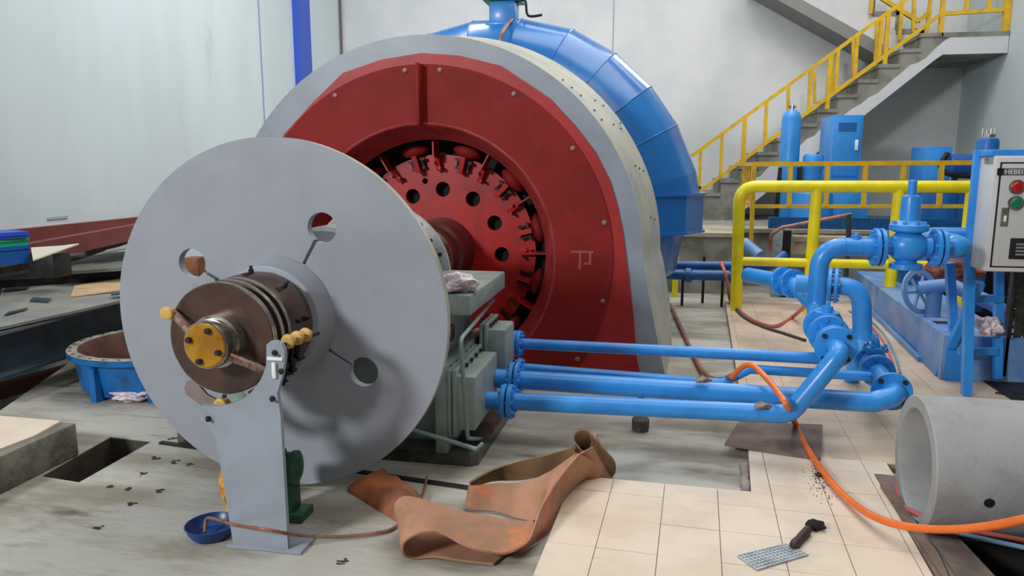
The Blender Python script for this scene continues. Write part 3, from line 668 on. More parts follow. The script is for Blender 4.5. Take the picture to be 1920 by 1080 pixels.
q = MB(); q.lathe((1.27, 5.08, 1.14), (0, 0, 1), [(-.02, .03), (.02, .03), (.022, .02), (.035, .018)], 12); obj('vent_plug', q, BLUE, st1)
for p in ((1.20, 5.08, 1.085), (1.30, 5.08, 1.085)):
    q = MB(); q.lathe(Vector(p), (1, 0, 0), [(-.004, .057), (-.002, .0605), (.002, .0605), (.004, .057)], 24); obj('weld_seam', q, BLUE, st1)
for x in (1.385, 1.42): flange(st1, (x, 5.08, 1.085), (1, 0, 0), .122, .024, nb=8)
# safety valve between the two flange pairs
sv = thing('safety_valve', 'blue bulbous safety valve with upright spring housing in front of the yellow rail', 'valve', (1.56, 5.08, .95))
V = Vector((1.575, 5.08, 1.095))
q = MB(); q.sphere(V, .105, 28, (1.15, 1, 1)); q.lathe(V - Vector((.135, 0, 0)), (1, 0, 0), [(0, .058), (.27, .058)], 24); obj('body', q, BLUE, sv)
q = MB(); q.lathe(V, (0, 0, 1), [(.085, .07), (.10, .11), (.105, .114), (.135, .114), (.14, .108), (.14, .095), (.165, .06)], 32); bf = obj('bonnet_flange', q, BLUE, sv)
for k in range(8):
    a = 2*PI*k/8 + .2; g = MB(); g.lathe(V + Vector((.092*math.cos(a), .092*math.sin(a), .14)), (0, 0, 1), [(0, .012), (.018, .012)], 6); obj('bolt', g, BLUE, bf)
q = MB(); q.lathe(V, (0, 0, 1), [(.14, .06), (.30, .056), (.315, .052), (.32, .04), (.325, .026), (.41, .025), (.415, .02)], 28); obj('spring_housing', q, BLUE, sv)
q = MB(); q.lathe(V, (0, 0, -1), [(.07, .06), (.10, .06), (.11, .095), (.14, .098), (.145, .09)], 28); obj('bottom_flange', q, BLUE, sv)
dn = thing('outlet_pipe', 'blue tapered pipe leaving the safety valve towards the white control box', 'pipe', (1.9, 5.08, 1.0))
pp = bends([(1.735, 5.08, 1.09), (1.885, 5.08, 1.09), (1.885, 5.76, 1.09), (3.25, 5.76, 1.09), (3.25, 5.76, .05)], [.13, .14, .15], 9)
q = MB(); q.tube(pp, [.058] + [.062 + .0017*k for k in range(10)] + [.078]*(len(pp)-11), 24); obj('run', q, BLUE, dn)
for x in (1.735, 1.77): flange(dn, (x, 5.08, 1.09), (1, 0, 0), .122, .024, nb=8)
# second floor pipe with its stack
p3 = pipe_thing('cooling_pipe', 'middle thick blue floor pipe running behind the nearest pipe to a low flange', [(-.90, 4.22, .345), (1.22, 4.28, .305), (1.34, 4.30, .345), (1.345, 4.38, .355)], .057, [.10, .06])
flange(p3, (-.80, 4.22, .343), (1, 0, 0), .105, .024); flange(p3, (-.768, 4.22, .343), (1, 0, 0), .105, .024)
flange(p3, (1.335, 4.36, .35), (s_, 1, 0), .108, .024, nb=4, bm=DARK, a0=.8, br=.014)
o2_ = Vector((1.338, 4.37, .355))
st2 = thing('branch_pipe', 'short blue flanged pipe stack with a valve, lower and right of the tall riser', 'pipe', (1.4, 5, .05))
q = MB(); q.tube(bends([o2_, o2_ + d1*1.1, o2_ + d1*1.25 + Vector((0, 0, -.3))], .1), .052, 22); obj('run', q, BLUE, st2)
for t, R in ((.40, .1), (.43, .1), (.62, .1)): flange(st2, o2_ + d1*t, d1, R, .02, nb=8)
c = o2_ + d1*.53
q = MB(); q.lathe(c - d1*.08, d1, [(0, .065), (.03, .078), (.13, .078), (.16, .065)], 24); vbod = obj('valve_body', q, BLUE, st2)
q = MB(); q.lathe(c, (0, 0, 1), [(0, .05), (.10, .05), (.10, .075), (.125, .075), (.125, .03), (.16, .025), (.19, .012)], 16); obj('bonnet', q, BLUE, vbod)
for k in range(6):
    a = 2*PI*k/6; g = MB(); g.lathe(c + Vector((.06*math.cos(a), .06*math.sin(a), .12)), (0, 0, 1), [(0, .010), (.022, .010)], 6); obj('bolt', g, BLUE, vbod)
# thin upper pipe
p1 = pipe_thing('oil_pipe', 'thin straight blue pipe, highest of the four across the red cover', [(-.98, 4.70, .447), (1.035, 4.70, .437)], .036, .1)
flange(p1, (-.87, 4.70, .447), (1, 0, 0), .085, .022); flange(p1, (-.845, 4.70, .447), (1, 0, 0), .085, .022)
# thin lower pipe with a kink
p4 = pipe_thing('oil_pipe', 'thin blue pipe kinked upward behind the thick pipes, lowest at its left end', [(-0.862, 4.62, 0.309), (0.436, 4.62, 0.27), (0.606, 4.68, 0.354), (1.373, 4.72, 0.333)], .030, [.08, .08])
q = MB(); a_ = Vector((-0.826, 4.62, 0.303)); flange(p4, a_, (1, 0, 0), .066, .03, nb=6)
# supports
for (x, y, zt_, nm) in ((-.045, 4.44, .25, 'round rusty levelling screw under the blue pipes near the red casing'),):
    q = MB(); q.lathe((x, y, 0), (0, 0, 1), [(0, .05), (.03, .055), (.07, .055), (.085, .04), (.10, .022), (zt_, .02)], 10); tag(obj('screw_support', q, mat('dusty_iron', (110, 100, 88), .6, rgb2=(80, 70, 62), scale=8)), nm, 'support')
# dirty clamps on the pipes
for c, nm in (((0.593, 3.97, 0.329), 'muddy lump stuck on the nearest blue pipe'), ((0.297, 4.2, 0.388), 'small muddy lump on the middle blue pipe')):
    rag('mud_lump', (c[0], c[1], c[2] - .0), .028, mat('dried_mud', (150, 140, 128), .9, rgb2=(90, 84, 76), scale=20), (1.5, 1, .7), 9, 3, label=nm, cat='mud')
# ---- far pipe cluster
q = MB()
fp1 = pipe_thing('far_pipe', 'upper of two long blue pipes running behind the yellow rail post', [(0.097, 8.9, 0.44), (1.328, 8.9, 0.453), (1.499, 9.1, 0.568)], .055, .15, m=TEALD)
fp2 = pipe_thing('far_pipe', 'lower of two long blue pipes running behind the yellow rail post', [(0.099, 8.7, 0.361), (1.447, 8.7, 0.361), (1.598, 8.6, 0.38)], .06, .1, m=TEALD)
for px_ in ((0.399, 8.7, 0.357), (0.9, 8.7, 0.358)): flange(fp2, px_, (1, 0, 0), .085, .06, nb=6, m=TEALD)
q = MB(); q.bar(((0.586, 8.9, 0.434)[0], 8.92, .55), ((0.586, 8.9, 0.434)[0], 8.92, 0), .03, .03); obj('pipe_leg', q, DARK, fp1)
for pxa in ((0.342, 8.7, 0.269), (0.786, 8.7, 0.282)):
    q = MB(); q.bar((pxa[0], 8.7, pxa[2]+.03), (pxa[0], 8.7, 0), .03, .03); obj('pipe_leg', q, DARK, fp2)
cl1 = thing('valve_cluster', 'blue flanged valve behind and left of the tall riser pipe', 'valve', (1.24, 6.6, 0.435))
c = Vector((1.174, 6.6, 0.608)); flange(cl1, c, (.5, -1, .15), .125, .03, nb=8, m=BLUE); flange(cl1, c + Vector((-.06, .12, 0)), (.5, -1, .15), .125, .03, nb=8)
q = MB(); q.tube(bends([c + Vector((-.3, .6, -.02)), c, c + Vector((.16, -.28, -.16))], .2), .07, 18); obj('run', q, BLUE, cl1)
c = Vector((1.38, 6.2, 0.663)); flange(cl1, c, (1, -.25, 0), .14, .028, nb=8); flange(cl1, c + Vector((.045, -.01, 0)), (1, -.25, 0), .14, .028, nb=8)
q = MB(); q.tube(bends([c - Vector((.25, -.05, 0)), c + Vector((.22, -.04, 0)), c + Vector((.26, -.05, -.42))], .16), .072, 20); obj('run', q, BLUE, cl1)
q = MB(); q.bbox((c.x-.13, c.y-.1, c.z-.42), (c.x+.36, c.y+.1, c.z-.36), .01); q.bbox((c.x-.05, c.y-.06, .052), (c.x+.28, c.y+.06, c.z-.40), .01); obj('base', q, BLUE, cl1)

# ================================================================== BLUE SKID BEAM
sk = thing('skid_beam', 'long dusty blue box beam receding from the control box to the yellow rail', 'beam', (2.3, 7, .05))
A_ = [(2.257, 7.939, 0.05), (2.056, 5.311, 0.05)]; 
fa, na = Vector((2.247, 9.087, 0.42)), Vector((1.877, 5.917, 0.42)); fb, nb_ = Vector((2.97, 9.316, 0.42)), Vector((2.298, 6.075, 0.42))
def hexa(q, T, zb):   # top corners in order, bottom at zb
    vs = [tuple(p) for p in T] + [(p[0], p[1], zb) for p in T]
    return q.add(vs, [(0,1,2,3),(7,6,5,4),(0,4,5,1),(1,5,6,2),(2,6,7,3),(3,7,4,0)])
q = MB(); hexa(q, [(2.38, 9.4, .36), (2.95, 9.4, .36), (2.62, 6.3, .36), (2.15, 6.3, .36)], .055); obj('rail_beam', q, BLUES, sk, sm=False)
q = MB(); hexa(q, [(2.14, 6.45, .385), (2.70, 6.45, .385), (2.66, 5.78, .385), (2.09, 5.78, .385)], .055); obj('near_box', q, BLUES, sk, sm=False)
q = MB(); q.box((2.18, 6.2, .384), (2.54, 6.3, .388)); obj('slot', q, BLACK, sk)
q = MB(); hexa(q, [(2.36, 9.4, .09), (2.4, 9.4, .09), (2.13, 6.3, .09), (2.10, 6.3, .09)], .055); obj('bottom_lip', q, BLUES, sk, sm=False)
q = MB(); q.bbox((2.6, 8.4, .2), (3.0, 8.8, .62), .01); obj('pedestal_block', q, TEALD, sk)
# valve with handwheel beyond the beam
hw = thing('handwheel_valve', 'blue pipe fitting with round flange lying beyond the skid beam under the safety valve', 'valve', (2.793, 8.121, 0.1))
c = Vector((2.281, 6.6, 0.583)); 
q = MB(); q.lathe(c + Vector((-.1, .05, -.02)), (.6, -1, .3), [(0, .15), (0, .19), (.02, .19), (.02, .15)], 28, closed=True); obj('wheel', q, BLUES, hw)
for k in range(3):
    a = PI*k/3; dd, x, y = MB().frame((.6, -1, .3)); g = MB(); u = (x*math.cos(a) + y*math.sin(a))*.16; b0 = c + Vector((-.1, .05, -.02)); g.bar(b0-u, b0+u, .02, .02); obj('spoke', g, BLUES, hw)
q = MB(); q.tube(bends([c + Vector((-.12, .0, .02)), c + Vector((.1, -.05, .06)), c + Vector((.35, -.35, -.06)), c + Vector((.5, -.4, -.4))], .12), .055, 16); q.cyl(c + Vector((0, 0, .02)), c + Vector((0, 0, -.22)), .06, 14); q.lathe(c + Vector((0, 0, -.22)), (0, 0, -1), [(0, .12), (.03, .12)], 20); obj('body', q, BLUES, hw)
q = MB(); q.bbox((c.x-.1, c.y-.45, .052), (c.x+.45, c.y+.25, c.z-.25), .01); obj('base', q, BLUES, hw)
rag('cloth', (2.553, 7, 0.596), .16, mat('brown_cloth', (150, 84, 56), .8, rgb2=(90, 50, 38), scale=12), (1.3, .8, .7), 12, 4, label='crumpled brown cloth beside the blue fitting under the outlet pipe', cat='cloth')
q = MB(); q.box((2.95, 9.25, -.2), (4.75, 9.33, .66)); tag(obj('pit_shade_sheet', q, BLACK), 'black sheet added for the darkness of the pit beyond the skid beam', 'shade sheet')  # added black sheet, paints the dark of the pit opening

# ================================================================== FRONT YELLOW RAIL
yr = thing('pipe_railing', 'thick bright yellow tubular railing behind the safety valve', 'railing', (2, 8.27, 0))
zt_, zb_ = 1.38, .615
q = MB(); q.tube(bends([(.90, 8.27, .05), (.875, 8.27, zt_), (3.35, 8.27, zt_+.008)], .18, 10), .062, 20); obj('top_rail', q, YEL, yr)
q = MB(); q.tube([(.9, 8.27, .585), (3.35, 8.27, .585)], .047, 16); obj('lower_rail', q, YEL, yr)
for x in (1.65, 2.445, 3.12):
    q = MB(); q.tube([(x, 8.27, zt_), (x-.02, 8.27, .05)], .058, 18); obj('post', q, YEL, yr)

q = MB(); c_ = (0.275, 9.3, 0.57); q.bar((c_[0], 9.3, 1.0), (c_[0], 9.3, 0), .07, .07); tag(obj('marker_post', q, YEL), 'bright yellow post half hidden behind the blue casing inlet', 'post')
# ================================================================== SECOND RAILING (ochre, flat tube) on the platform
rr_ = thing('guard_railing', 'ochre yellow square tube railing along the edge of the raised platform', 'railing', (2.4, 9.7, PL))
YB = 9.75
x0, x1 = 1.19, 4.1
q = MB(); q.bar((x0, YB, 1.615), (x1, YB, 1.635), .04, .055); obj('top_rail', q, OCH, rr_)
q = MB(); q.bar((x0, YB, 1.095), (x1, YB, 1.125), .04, .045); obj('lower_rail', q, OCH, rr_)
for px_ in ((1.192, 9.75, 1.339), (1.621, 9.75, 1.341), (2.048, 9.75, 1.343), (2.48, 9.75, 1.345), (2.905, 9.75, 1.347), (3.322, 9.75, 1.35)):
    x = px_[0]; lo_ = .60 if abs(x-x0) < .1 or px_[0] > 2.6 and px_[0] < 3.0 else 1.10
    q = MB(); q.bar((x, YB, 1.615), (x+.01, YB, lo_), .05, .05); obj('post', q, OCH, rr_)
for k in range(5):
    q = MB(); y = 9.95 + k*.36; q.bar((x0+.02+k*.012, y, 1.60), (x0+.03+k*.012, y, PL+.05 if k == 4 else 1.1), .05, .05); obj('post', q, OCH, rr_)
q = MB(); q.bar((x0, YB, 1.615), (x0+.08, 11.5, 1.615), .04, .05); q.bar((x0, YB, 1.10), (x0+.08, 11.5, 1.10), .04, .05); obj('side_rail', q, OCH, rr_)

# ================================================================== STAIRS
YSt = 12.6
nose = [(0.479, 12.6, 0.84), (0.828, 12.6, 1.035), (1.126, 12.6, 1.286), (1.414, 12.6, 1.499), (1.551, 12.6, 1.709), (1.831, 12.6, 1.933), (2.188, 12.6, 2.137), (2.311, 12.6, 2.34), (2.595, 12.6, 2.555), (2.869, 12.6, 2.751), (3.183, 12.6, 2.967), (3.461, 12.6, 3.195), (3.767, 12.6, 3.381), (4.12, 12.6, 3.562)]
xa, za = (0.479, 12.6, 0.84)[0], PL; xb, zb2 = (4.144, 12.6, 3.546)[0], (4.144, 12.6, 3.546)[2]
N_ST = 13; run = (xb - xa) / N_ST; rise = (zb2 - za) / N_ST
stv = thing('concrete_stair', 'lower concrete stair flight rising right to a landing in the corner', 'stairs', (xa, 13.4, PL))
prof = [(xa, za)]
for k in range(N_ST):
    prof.append((xa + k*run, za + (k+1)*rise)); prof.append((xa + (k+1)*run, za + (k+1)*rise))
xr_ = 5.04; prof += [(xr_, zb2)]
zu = (4.149, 12.6, 3.232)[2]; prof += [(xr_, zu), ((4.149, 12.6, 3.232)[0], zu), ((3.054, 12.6, 2.315)[0], (3.054, 12.6, 2.315)[2]), (xa+.75, za)]
f = MB(); f.prism([prof], (0, 14.24-YSt, 0), org=(0, YSt, 0)); body = obj('stringer', f, STEP, stv, sm=False)
# white plaster band on the stringer, ragged upper edge
bt_, tp = [], []
for k in range(34):
    t = k/33; x = xa + .95 + (xr_ - xa - .95)*t
    base = Vector((0, 0, 0)); 
    xl0, zl0, xh, zh = xa+.75, za, (4.149, 12.6, 3.232)[0], zu
    zl = zl0 + (x - xl0) * (zh - zl0) / (xh - xl0) if x < xh else zu
    stp = za + ((x - xa) / run) * rise
    zt2 = min(stp - .17 + random.uniform(-.04, .05), zb2 - .05 + random.uniform(-.01, .01)) if x < xb+.1 else zb2 - .05 + random.uniform(-.008, .008)
    bt_.append((x, zl + .004)); tp.append((x, max(zt2, zl + .01)))
f = MB(); f.prism([bt_ + tp[::-1]], (0, -.012, 0), org=(0, YSt, 0)); obj('plaster_band', f, PLASTER, stv, sm=False)
for k in range(N_ST):   # proud tread slabs
    q = MB(); q.box((xa + k*run - .02, YSt-.02, za + (k+1)*rise - .05), (xa + (k+1)*run + .0, 14.2, za + (k+1)*rise + .004)); obj('tread', q, STEP, stv, sm=False)
q = MB(); q.box((xb - .02, YSt-.02, zb2-.06), (xr_, 14.24, zb2+.004)); obj('landing_edge', q, STEP, stv)
# upper flight going back up to the left, against the wall
up2 = thing('concrete_stair', 'upper concrete stair flight rising left from the landing behind the lower flight', 'stairs', (4, 13.8, zb2))
YU = 13.45
p_lo = (3.844, 13.45, 3.233); p_hi = (2.06, 13.45, 4.313); sl2 = (p_hi[2]-p_lo[2])/(p_hi[0]-p_lo[0])
n1 = (3.723, 13.45, 3.757); n2 = (3.343, 13.45, 4.041); 
rs = n2[2]-n1[2]; rn = n1[0]-n2[0]; pr = [(n1[0]+2*rn, n1[2]-rs*1.0)]
x, z = n1[0]+rn, n1[2]-rs
for k in range(7):
    pr.append((x, z)); pr.append((x, z+rs)); x -= rn; z += rs
pr.append((x, z)); xx = x
pr += [(xx, p_lo[2] + (xx-p_lo[0])*sl2), (p_lo[0]+.1, p_lo[2]-.05)]
f = MB(); f.prism([pr], (0, 14.24-YU, 0), org=(0, YU, 0)); obj('stringer', f, PLASTER, up2, sm=False)
f = MB(); tk = .16
f.prism([[(xx, p_lo[2]+(xx-p_lo[0])*sl2 - tk), (xx, p_lo[2]+(xx-p_lo[0])*sl2+.05), (p_lo[0]+.2, p_lo[2]+.0), (p_lo[0]+.2, p_lo[2]-tk-.05)]], (0, 14.23-YU+.0, 0), org=(0, YU-.02, 0)); obj('soffit', f, mat('soffit_grey', (132, 132, 130), .85), up2, sm=False)
x, z = n1[0]+rn, n1[2]-rs
for k in range(7):
    q = MB(); q.box((x-.02, YU-.02, z), (x+.035, 14.2, z+rs)); q.box((x-rn, YU-.02, z+rs-.07), (x+.035, 14.2, z+rs)); obj('tread', q, STEP, up2, sm=False); x -= rn; z += rs
# stair railing (front side)
srl = thing('stair_railing', 'ochre yellow handrail of square tube climbing the lower stair flight', 'railing', (xa, YSt, PL))
def B_(a, b, w=.05, nm='rail', par=None, m=OCH): q = MB(); q.bar(a, b, w, w, up=(0, 1, 0)); return obj(nm, q, m, par)
t0, t1 = (0.558, 12.65, 1.745), (3.617, 12.65, 4.062); b0, b1 = (0.493, 12.65, 1.195), (4.135, 12.65, 3.845)
B_(t0, t1, .055, 'top_rail', srl); B_((b0[0], 12.65, (0.797, 12.65, 1.24)[2]), ((0.797, 12.65, 1.24)[0], 12.65, (0.797, 12.65, 1.24)[2]), .05, 'lower_rail', srl)
B_((0.797, 12.65, 1.24), (4.135, 12.65, 3.845), .055, 'lower_rail', srl); B_((4.136, 12.65, 3.83), (5.082, 12.65, 3.863), .055, 'landing_rail', srl)
def zat(p0, p1, x): return p0[2] + (p1[2]-p0[2])*(x-p0[0])/(p1[0]-p0[0])
L0, L1 = (0.797, 12.65, 1.24), (4.135, 12.65, 3.845)
for xx in ((0.703, 12.65, 1.685)[0], (1.03, 12.65, 1.685)[0], (1.688, 12.65, 2.019)[0], (2.318, 12.65, 2.506)[0], (2.698, 12.65, 2.823)[0], (2.962, 12.65, 3.136)[0], (3.291, 12.65, 3.441)[0]):
    B_((xx, 12.65, zat(t0, t1, xx)), (xx, 12.65, zat(L0, L1, xx)), .05, 'baluster', srl)
for xx in ((1.369, 12.65, 1.685)[0], (2.591, 12.65, 2.664)[0], (3.378, 12.65, 3.282)[0], (4.123, 12.65, 3.723)[0]):
    B_((xx, 12.65, min(zat(t0, t1, xx), 5)), (xx, 12.65, zat(L0, L1, xx)-.36), .06, 'post', srl)
for xx in ((4.446, 12.65, 3.939)[0], (4.753, 12.65, 3.965)[0]): B_((xx, 12.65, 5.0), (xx, 12.65, (4.455, 12.65, 3.841)[2]), .05, 'baluster', srl)
B_((5.0, 12.65, 5.2), (5.0, 12.65, zb2), .09, 'end_post', srl)
# wall-side railing of the same flight and of the upper flight
sr2 = thing('stair_railing', 'ochre yellow railing on the inner side of the stair flights, seen behind the first one', 'railing', (xa+1, 13.3, PL))
YI = 13.38
def innerpost(x_top, z0_, z1_): B_((x_top, YI, z0_), (x_top, YI, z1_), .05, 'baluster', sr2)
for p, q_ in (((2.112, 13.38, 2.908), (2.143, 13.38, 2.372)), ((2.509, 13.38, 3.112), (2.541, 13.38, 2.6)), ((2.762, 13.38, 3.401), (2.812, 13.38, 2.639)), ((3.072, 13.38, 3.642), (3.112, 13.38, 3.057)), ((3.416, 13.38, 3.878), (3.437, 13.38, 3.05)), ((3.764, 13.38, 4.191), (3.764, 13.38, 3.58)), ((3.937, 13.38, 4.184), (3.96, 13.38, 3.697)), ((3.309, 13.38, 4.249), (3.304, 13.38, 3.997)), ((4.175, 13.38, 4.215), (4.157, 13.38, 3.593))):
    B_(p, q_, .05, 'baluster', sr2)
B_((3.429, 13.38, 4.244), (4.026, 13.38, 3.857), .06, 'upper_rail', sr2); B_((4.026, 13.38, 3.857), (4.192, 13.38, 4.013), .064, 'upper_rail', sr2)

# ================================================================== TANKS AND CABINETS ON THE PLATFORM
YT2 = 11.0
zb3 = PL
def tank(label, xl_, xr2, zt, zb, y, parts):
    t = thing('tank', label, 'tank', ((xl_+xr2)/2, y, zb)); return t
a_, b_ = (1.678, 11, 2.236), (1.935, 11, 2.233); cx, r = (a_[0]+b_[0])/2, (b_[0]-a_[0])/2; zt = (1.803, 11, 2.355)[2]
t = thing('gas_cylinder', 'tall slim blue pressure cylinder with a small valve on top', 'cylinder', (cx, 11.0, PL))
q = MB(); q.lathe((cx, 11, PL), (0, 0, 1), [(.05, r*.8), (.12, r), (zt-PL-.12, r), (zt-PL-.05, r*.8), (zt-PL-.01, r*.4), (zt-PL, .04)], 28); obj('body', q, BLUET, t)
q = MB(); q.cyl((cx, 11, zt), (cx, 11, zt+.06), .025, 10); q.bar((cx-.05, 11, zt+.03), (cx+.05, 11, zt+.03), .02, .02); obj('valve', q, STEEL, t)
q = MB(); q.bar((cx-r-.03, 10.95, PL), (cx-r+.01, 10.95, PL+.85), .05, .06); q.bar((cx+r+.03, 10.95, PL), (cx+r+.01, 10.95, PL+.85), .05, .06); obj('support_frame', q, DARK, t)
a_, b_ = (1.996, 11, 1.672), (2.225, 11, 1.672); cx = (a_[0]+b_[0])/2; z1_, z2_, z3_ = (2.082, 11, 1.752)[2], (2.096, 11, 1.527)[2], (2.108, 11, 1.324)[2]
t = thing('pump', 'squat blue vertical pump with a round motor head between cylinder and cabinet', 'pump', (cx, 11.0, PL))
q = MB(); q.lathe((cx, 10.95, PL), (0, 0, 1), [(0, .29), (.05, .29), (z3_-PL-.1, .27), (z3_-PL, .17), (z3_-PL+.03, .13)], 28); obj('body', q, BLUET, t)
q = MB(); q.lathe((cx, 10.95, z3_), (0, 0, 1), [(0, .12), (z2_-z3_, .12), (z2_-z3_+.03, .135), (z1_-z3_-.04, .135), (z1_-z3_, .11)], 24); obj('motor_head', q, BLUET, t)
c0, c1 = (2.338, 11, 2.271), (2.73, 11, 2.266)
t = thing('electrical_cabinet', 'tall blue electrical cabinet with a louvre and a white door handle', 'cabinet', ((c0[0]+c1[0])/2, 11.2, PL))
q = MB(); q.bbox((c0[0], 11.0, PL), (c1[0], 11.75, c0[2]), .01); cb = obj('body', q, BLUET, t)
q = MB(); q.bbox((c0[0]+.03, 10.98, (2.584, 11, 1.456)[2]), (c1[0]-.035, 11.0, c0[2]-.05), .004); dr = obj('door', q, BLUET, t)
lv = (2.514, 10.98, 2.112)
q = MB()
for k in range(5): q.box((lv[0]-.1, 10.972, lv[2]-.05+k*.024), (lv[0]+.13, 10.982, lv[2]-.04+k*.024))
obj('louvre', q, mat('louvre_blue', (20, 84, 150), .5), dr)
hl = (2.656, 10.97, 1.871); q = MB(); q.bbox((hl[0]-.02, 10.955, hl[2]-.07), (hl[0]+.02, 10.98, hl[2]+.07), .005); obj('handle', q, PAPER, dr, label='white handle')
q = MB(); q.bbox((c0[0]-.12, 10.9, PL+.05), (c1[0]+.12, 11.0, (2.591, 11, 1.348)[2]), .01); obj('lower_panel', q, BLUET, t)
d0, d1_ = (3.539, 11, 1.846), (3.866, 11, 1.844)
t = thing('electrical_cabinet', 'shorter blue cabinet standing beside the right wall beyond the ochre railing', 'cabinet', ((d0[0]+d1_[0])/2, 11.2, PL))
q = MB(); q.bbox((d0[0], 11.0, PL), (d1_[0], 11.6, d0[2]), .01); obj('body', q, BLUET, t)
q = MB(); q.bbox((d0[0]+.07, 10.98, PL+.1), (d1_[0]-.03, 11.0, d0[2]-.04), .004); obj('door', q, BLUET, t)
q = MB(); q.bbox((d0[0]-.05, 10.85, PL), (d1_[0]+.5, 11.0, (3.669, 11, 1.317)[2]), .01); obj('lower_panel', q, mat('tank_blue_deep', (28, 104, 178), .45), t)
t = thing('motor_unit', 'small blue motor with a dark cable beside the shorter cabinet', 'motor', (3.818, 10.7, 1.395))
e = (3.819, 10.7, 1.6); q = MB(); q.lathe((e[0]-.09, 10.7, e[2]), (1, 0, 0), [(0, .12), (.02, .14), (.26, .14), (.28, .1)], 20); obj('housing', q, mat('motor_deep_blue', (20, 80, 160), .4), t)
q = MB(); q.tube(smooth([(e[0]-.12, 10.68, e[2]+.16), (e[0]-.2, 10.66, e[2]-.02), (e[0]-.05, 10.64, e[2]-.12), (e[0]+.35, 10.6, e[2]-.14)]), .035, 10); obj('cable', q, DARK, t)
q = MB(); q.box((e[0]-.02, 10.72, PL), (e[0]+.04, 10.78, e[2]-.1)); obj('leg', q, TEALD, t)
g0, g1 = (3.393, 9, 1.827), (3.612, 9, 1.826); cx = (g0[0]+g1[0])/2; r = (g1[0]-g0[0])/2; zt = (3.485, 9, 1.9)[2]
t = thing('tank', 'blue domed tank top showing above the white control box', 'tank', (cx, 9.0, 0))
q = MB(); q.lathe((cx, 9, 0), (0, 0, 1), [(0, r), (zt-.06, r), (zt-.02, r*.9), (zt, r*.55)], 28); obj('body', q, mat('tank_mid_blue', (36, 108, 184), .4), t)
q = MB(); q.lathe((cx, 9, zt), (0, 0, 1), [(0, r*.55), (.03, r*.5)], 20); 
for k in range(4): q.cyl((cx-.06+.04*k, 9, zt), (cx-.06+.04*k, 9, zt+.09), .008, 6)
obj('stud_ring', q, STEEL, t)
# blue skid frame under the tanks and bits
t = thing('skid_frame', 'low blue steel channel frame carrying the tanks on the platform', 'frame', (3, 10.5, PL))
q = MB(); q.box((1.5, 10.42, PL+.02), (4.9, 10.5, PL+.2)); obj('channel', q, TEALD, t)
for k in range(34):
    x = 1.55 + k*.1; q = MB(); q.box((x, 10.405, PL+.03), (x+.03, 10.42, PL+.19)); obj('stiffener', q, TEALD, t, sm=False)
q = MB(); q.tube(bends([(1.365, 9.3, 0.593), (1.373, 9.3, 0.785), (1.483, 9.3, 0.869), (2.186, 9.3, 1.023), (2.255, 9.3, 1.036)], .05), .022, 10); tag(obj('copper_pipe', q, CUP), 'thin copper coloured pipe sloping behind the bright yellow rail', 'pipe')
q = MB(); q.tube([(2.22, 9.3, 1.036), (2.241, 9.3, 0.737), ((2.241, 9.3, 0.737)[0], 9.3, .3)], .028, 10); tag(obj('stand_post', q, BEAMD), 'dark slate post under the end of the copper coloured pipe', 'post')
q = MB(); q.box(((1.44, 9.5, 0.768)[0], 9.5, 0), ((1.539, 9.5, 0.77)[0], 9.62, (1.487, 9.5, 0.814)[2])); tag(obj('steel_upright', q, MESHG), 'grey steel upright beside a dark one behind the bright yellow rail', 'post')
q = MB(); q.box(((1.545, 9.5, 0.77)[0], 9.5, 0), ((1.637, 9.5, 0.772)[0], 9.62, (1.585, 9.5, 0.816)[2])); tag(obj('steel_upright', q, BLACK), 'black steel upright beside the grey one behind the bright yellow rail', 'post')
q = MB(); q.box(((1.728, 9.8, 0.713)[0], 9.8, .66), (4.6, 10.1, .72)); q.box(((1.728, 9.8, 0.713)[0], 9.82, .5), (4.6, 10.1, .66)); tag(obj('beam_ledge', q, mat('sandy_concrete', (176, 160, 134), .85, rgb2=(150, 136, 116), scale=4)), 'sandy concrete beam crossing behind the bright yellow rail', 'beam')
q = MB(); q.tube([(1.055, 9.2, 0.693), (1.218, 9, 0.561)], .07, 14); tag(obj('pipe_stub', q, BLUES), 'short dusty blue pipe stub leaning behind the left yellow rail post', 'pipe')

# ================================================================== CONTROL BOX
bx = thing('control_box', 'white control box with red and green buttons mounted on a blue steel stand', 'control box', (2.4, 5.5, 0))
F0 = (2.112, 5.3, 1.667); B0 = (2.14, 5.3, 0.909)
X0 = F0[0]; Zt, Zb = (2.113, 5.3, 1.66)[2], (2.171, 5.3, 0.917)[2]
YBk = 5.53
q = MB(); q.bbox((X0, 5.3, Zb), (X0+.75, YBk, Zt), .02); enc = obj('enclosure', q, WHITEB, bx)
q = MB(); q.bbox((X0+.045, 5.285, Zb+.04), (X0+.70, 5.302, Zt-.05), .005); door = obj('door', q, GREYDOOR, bx)
q = MB(); q.box((X0+.035, 5.299, Zb+.03), (X0+.71, 5.3015, Zt-.04)); obj('door_gap', q, DARK, bx)
q = MB(); q.bbox((X0-.01, 5.33, Zt-.005), (X0+.8, YBk+.02, Zt+.04), .006); q.bbox((X0-.03, YBk-.005, Zb-.0), (X0+.8, YBk+.04, Zt+.04), .004); obj('rear_frame', q, BLUE, bx)
YP = 5.285
def on(px): return px
c = (2.248, 5.27, 1.464); 
for c, m, nm in (((2.248, 5.27, 1.464), RLAMP, 'red'), ((2.252, 5.27, 1.363), GLAMP, 'green')):
    q = MB(); q.lathe((c[0], YP, c[2]), (0, -1, 0), [(0, .046), (.008, .046), (.01, .036)], 24); bz = obj('button_ring', q, STEEL, door)
    q = MB(); q.lathe((c[0], YP-.01, c[2]), (0, -1, 0), [(0, .035), (.012, .034), (.02, .025), (.023, .005)], 24); obj('button', q, m, bx, label=nm + ' push button')
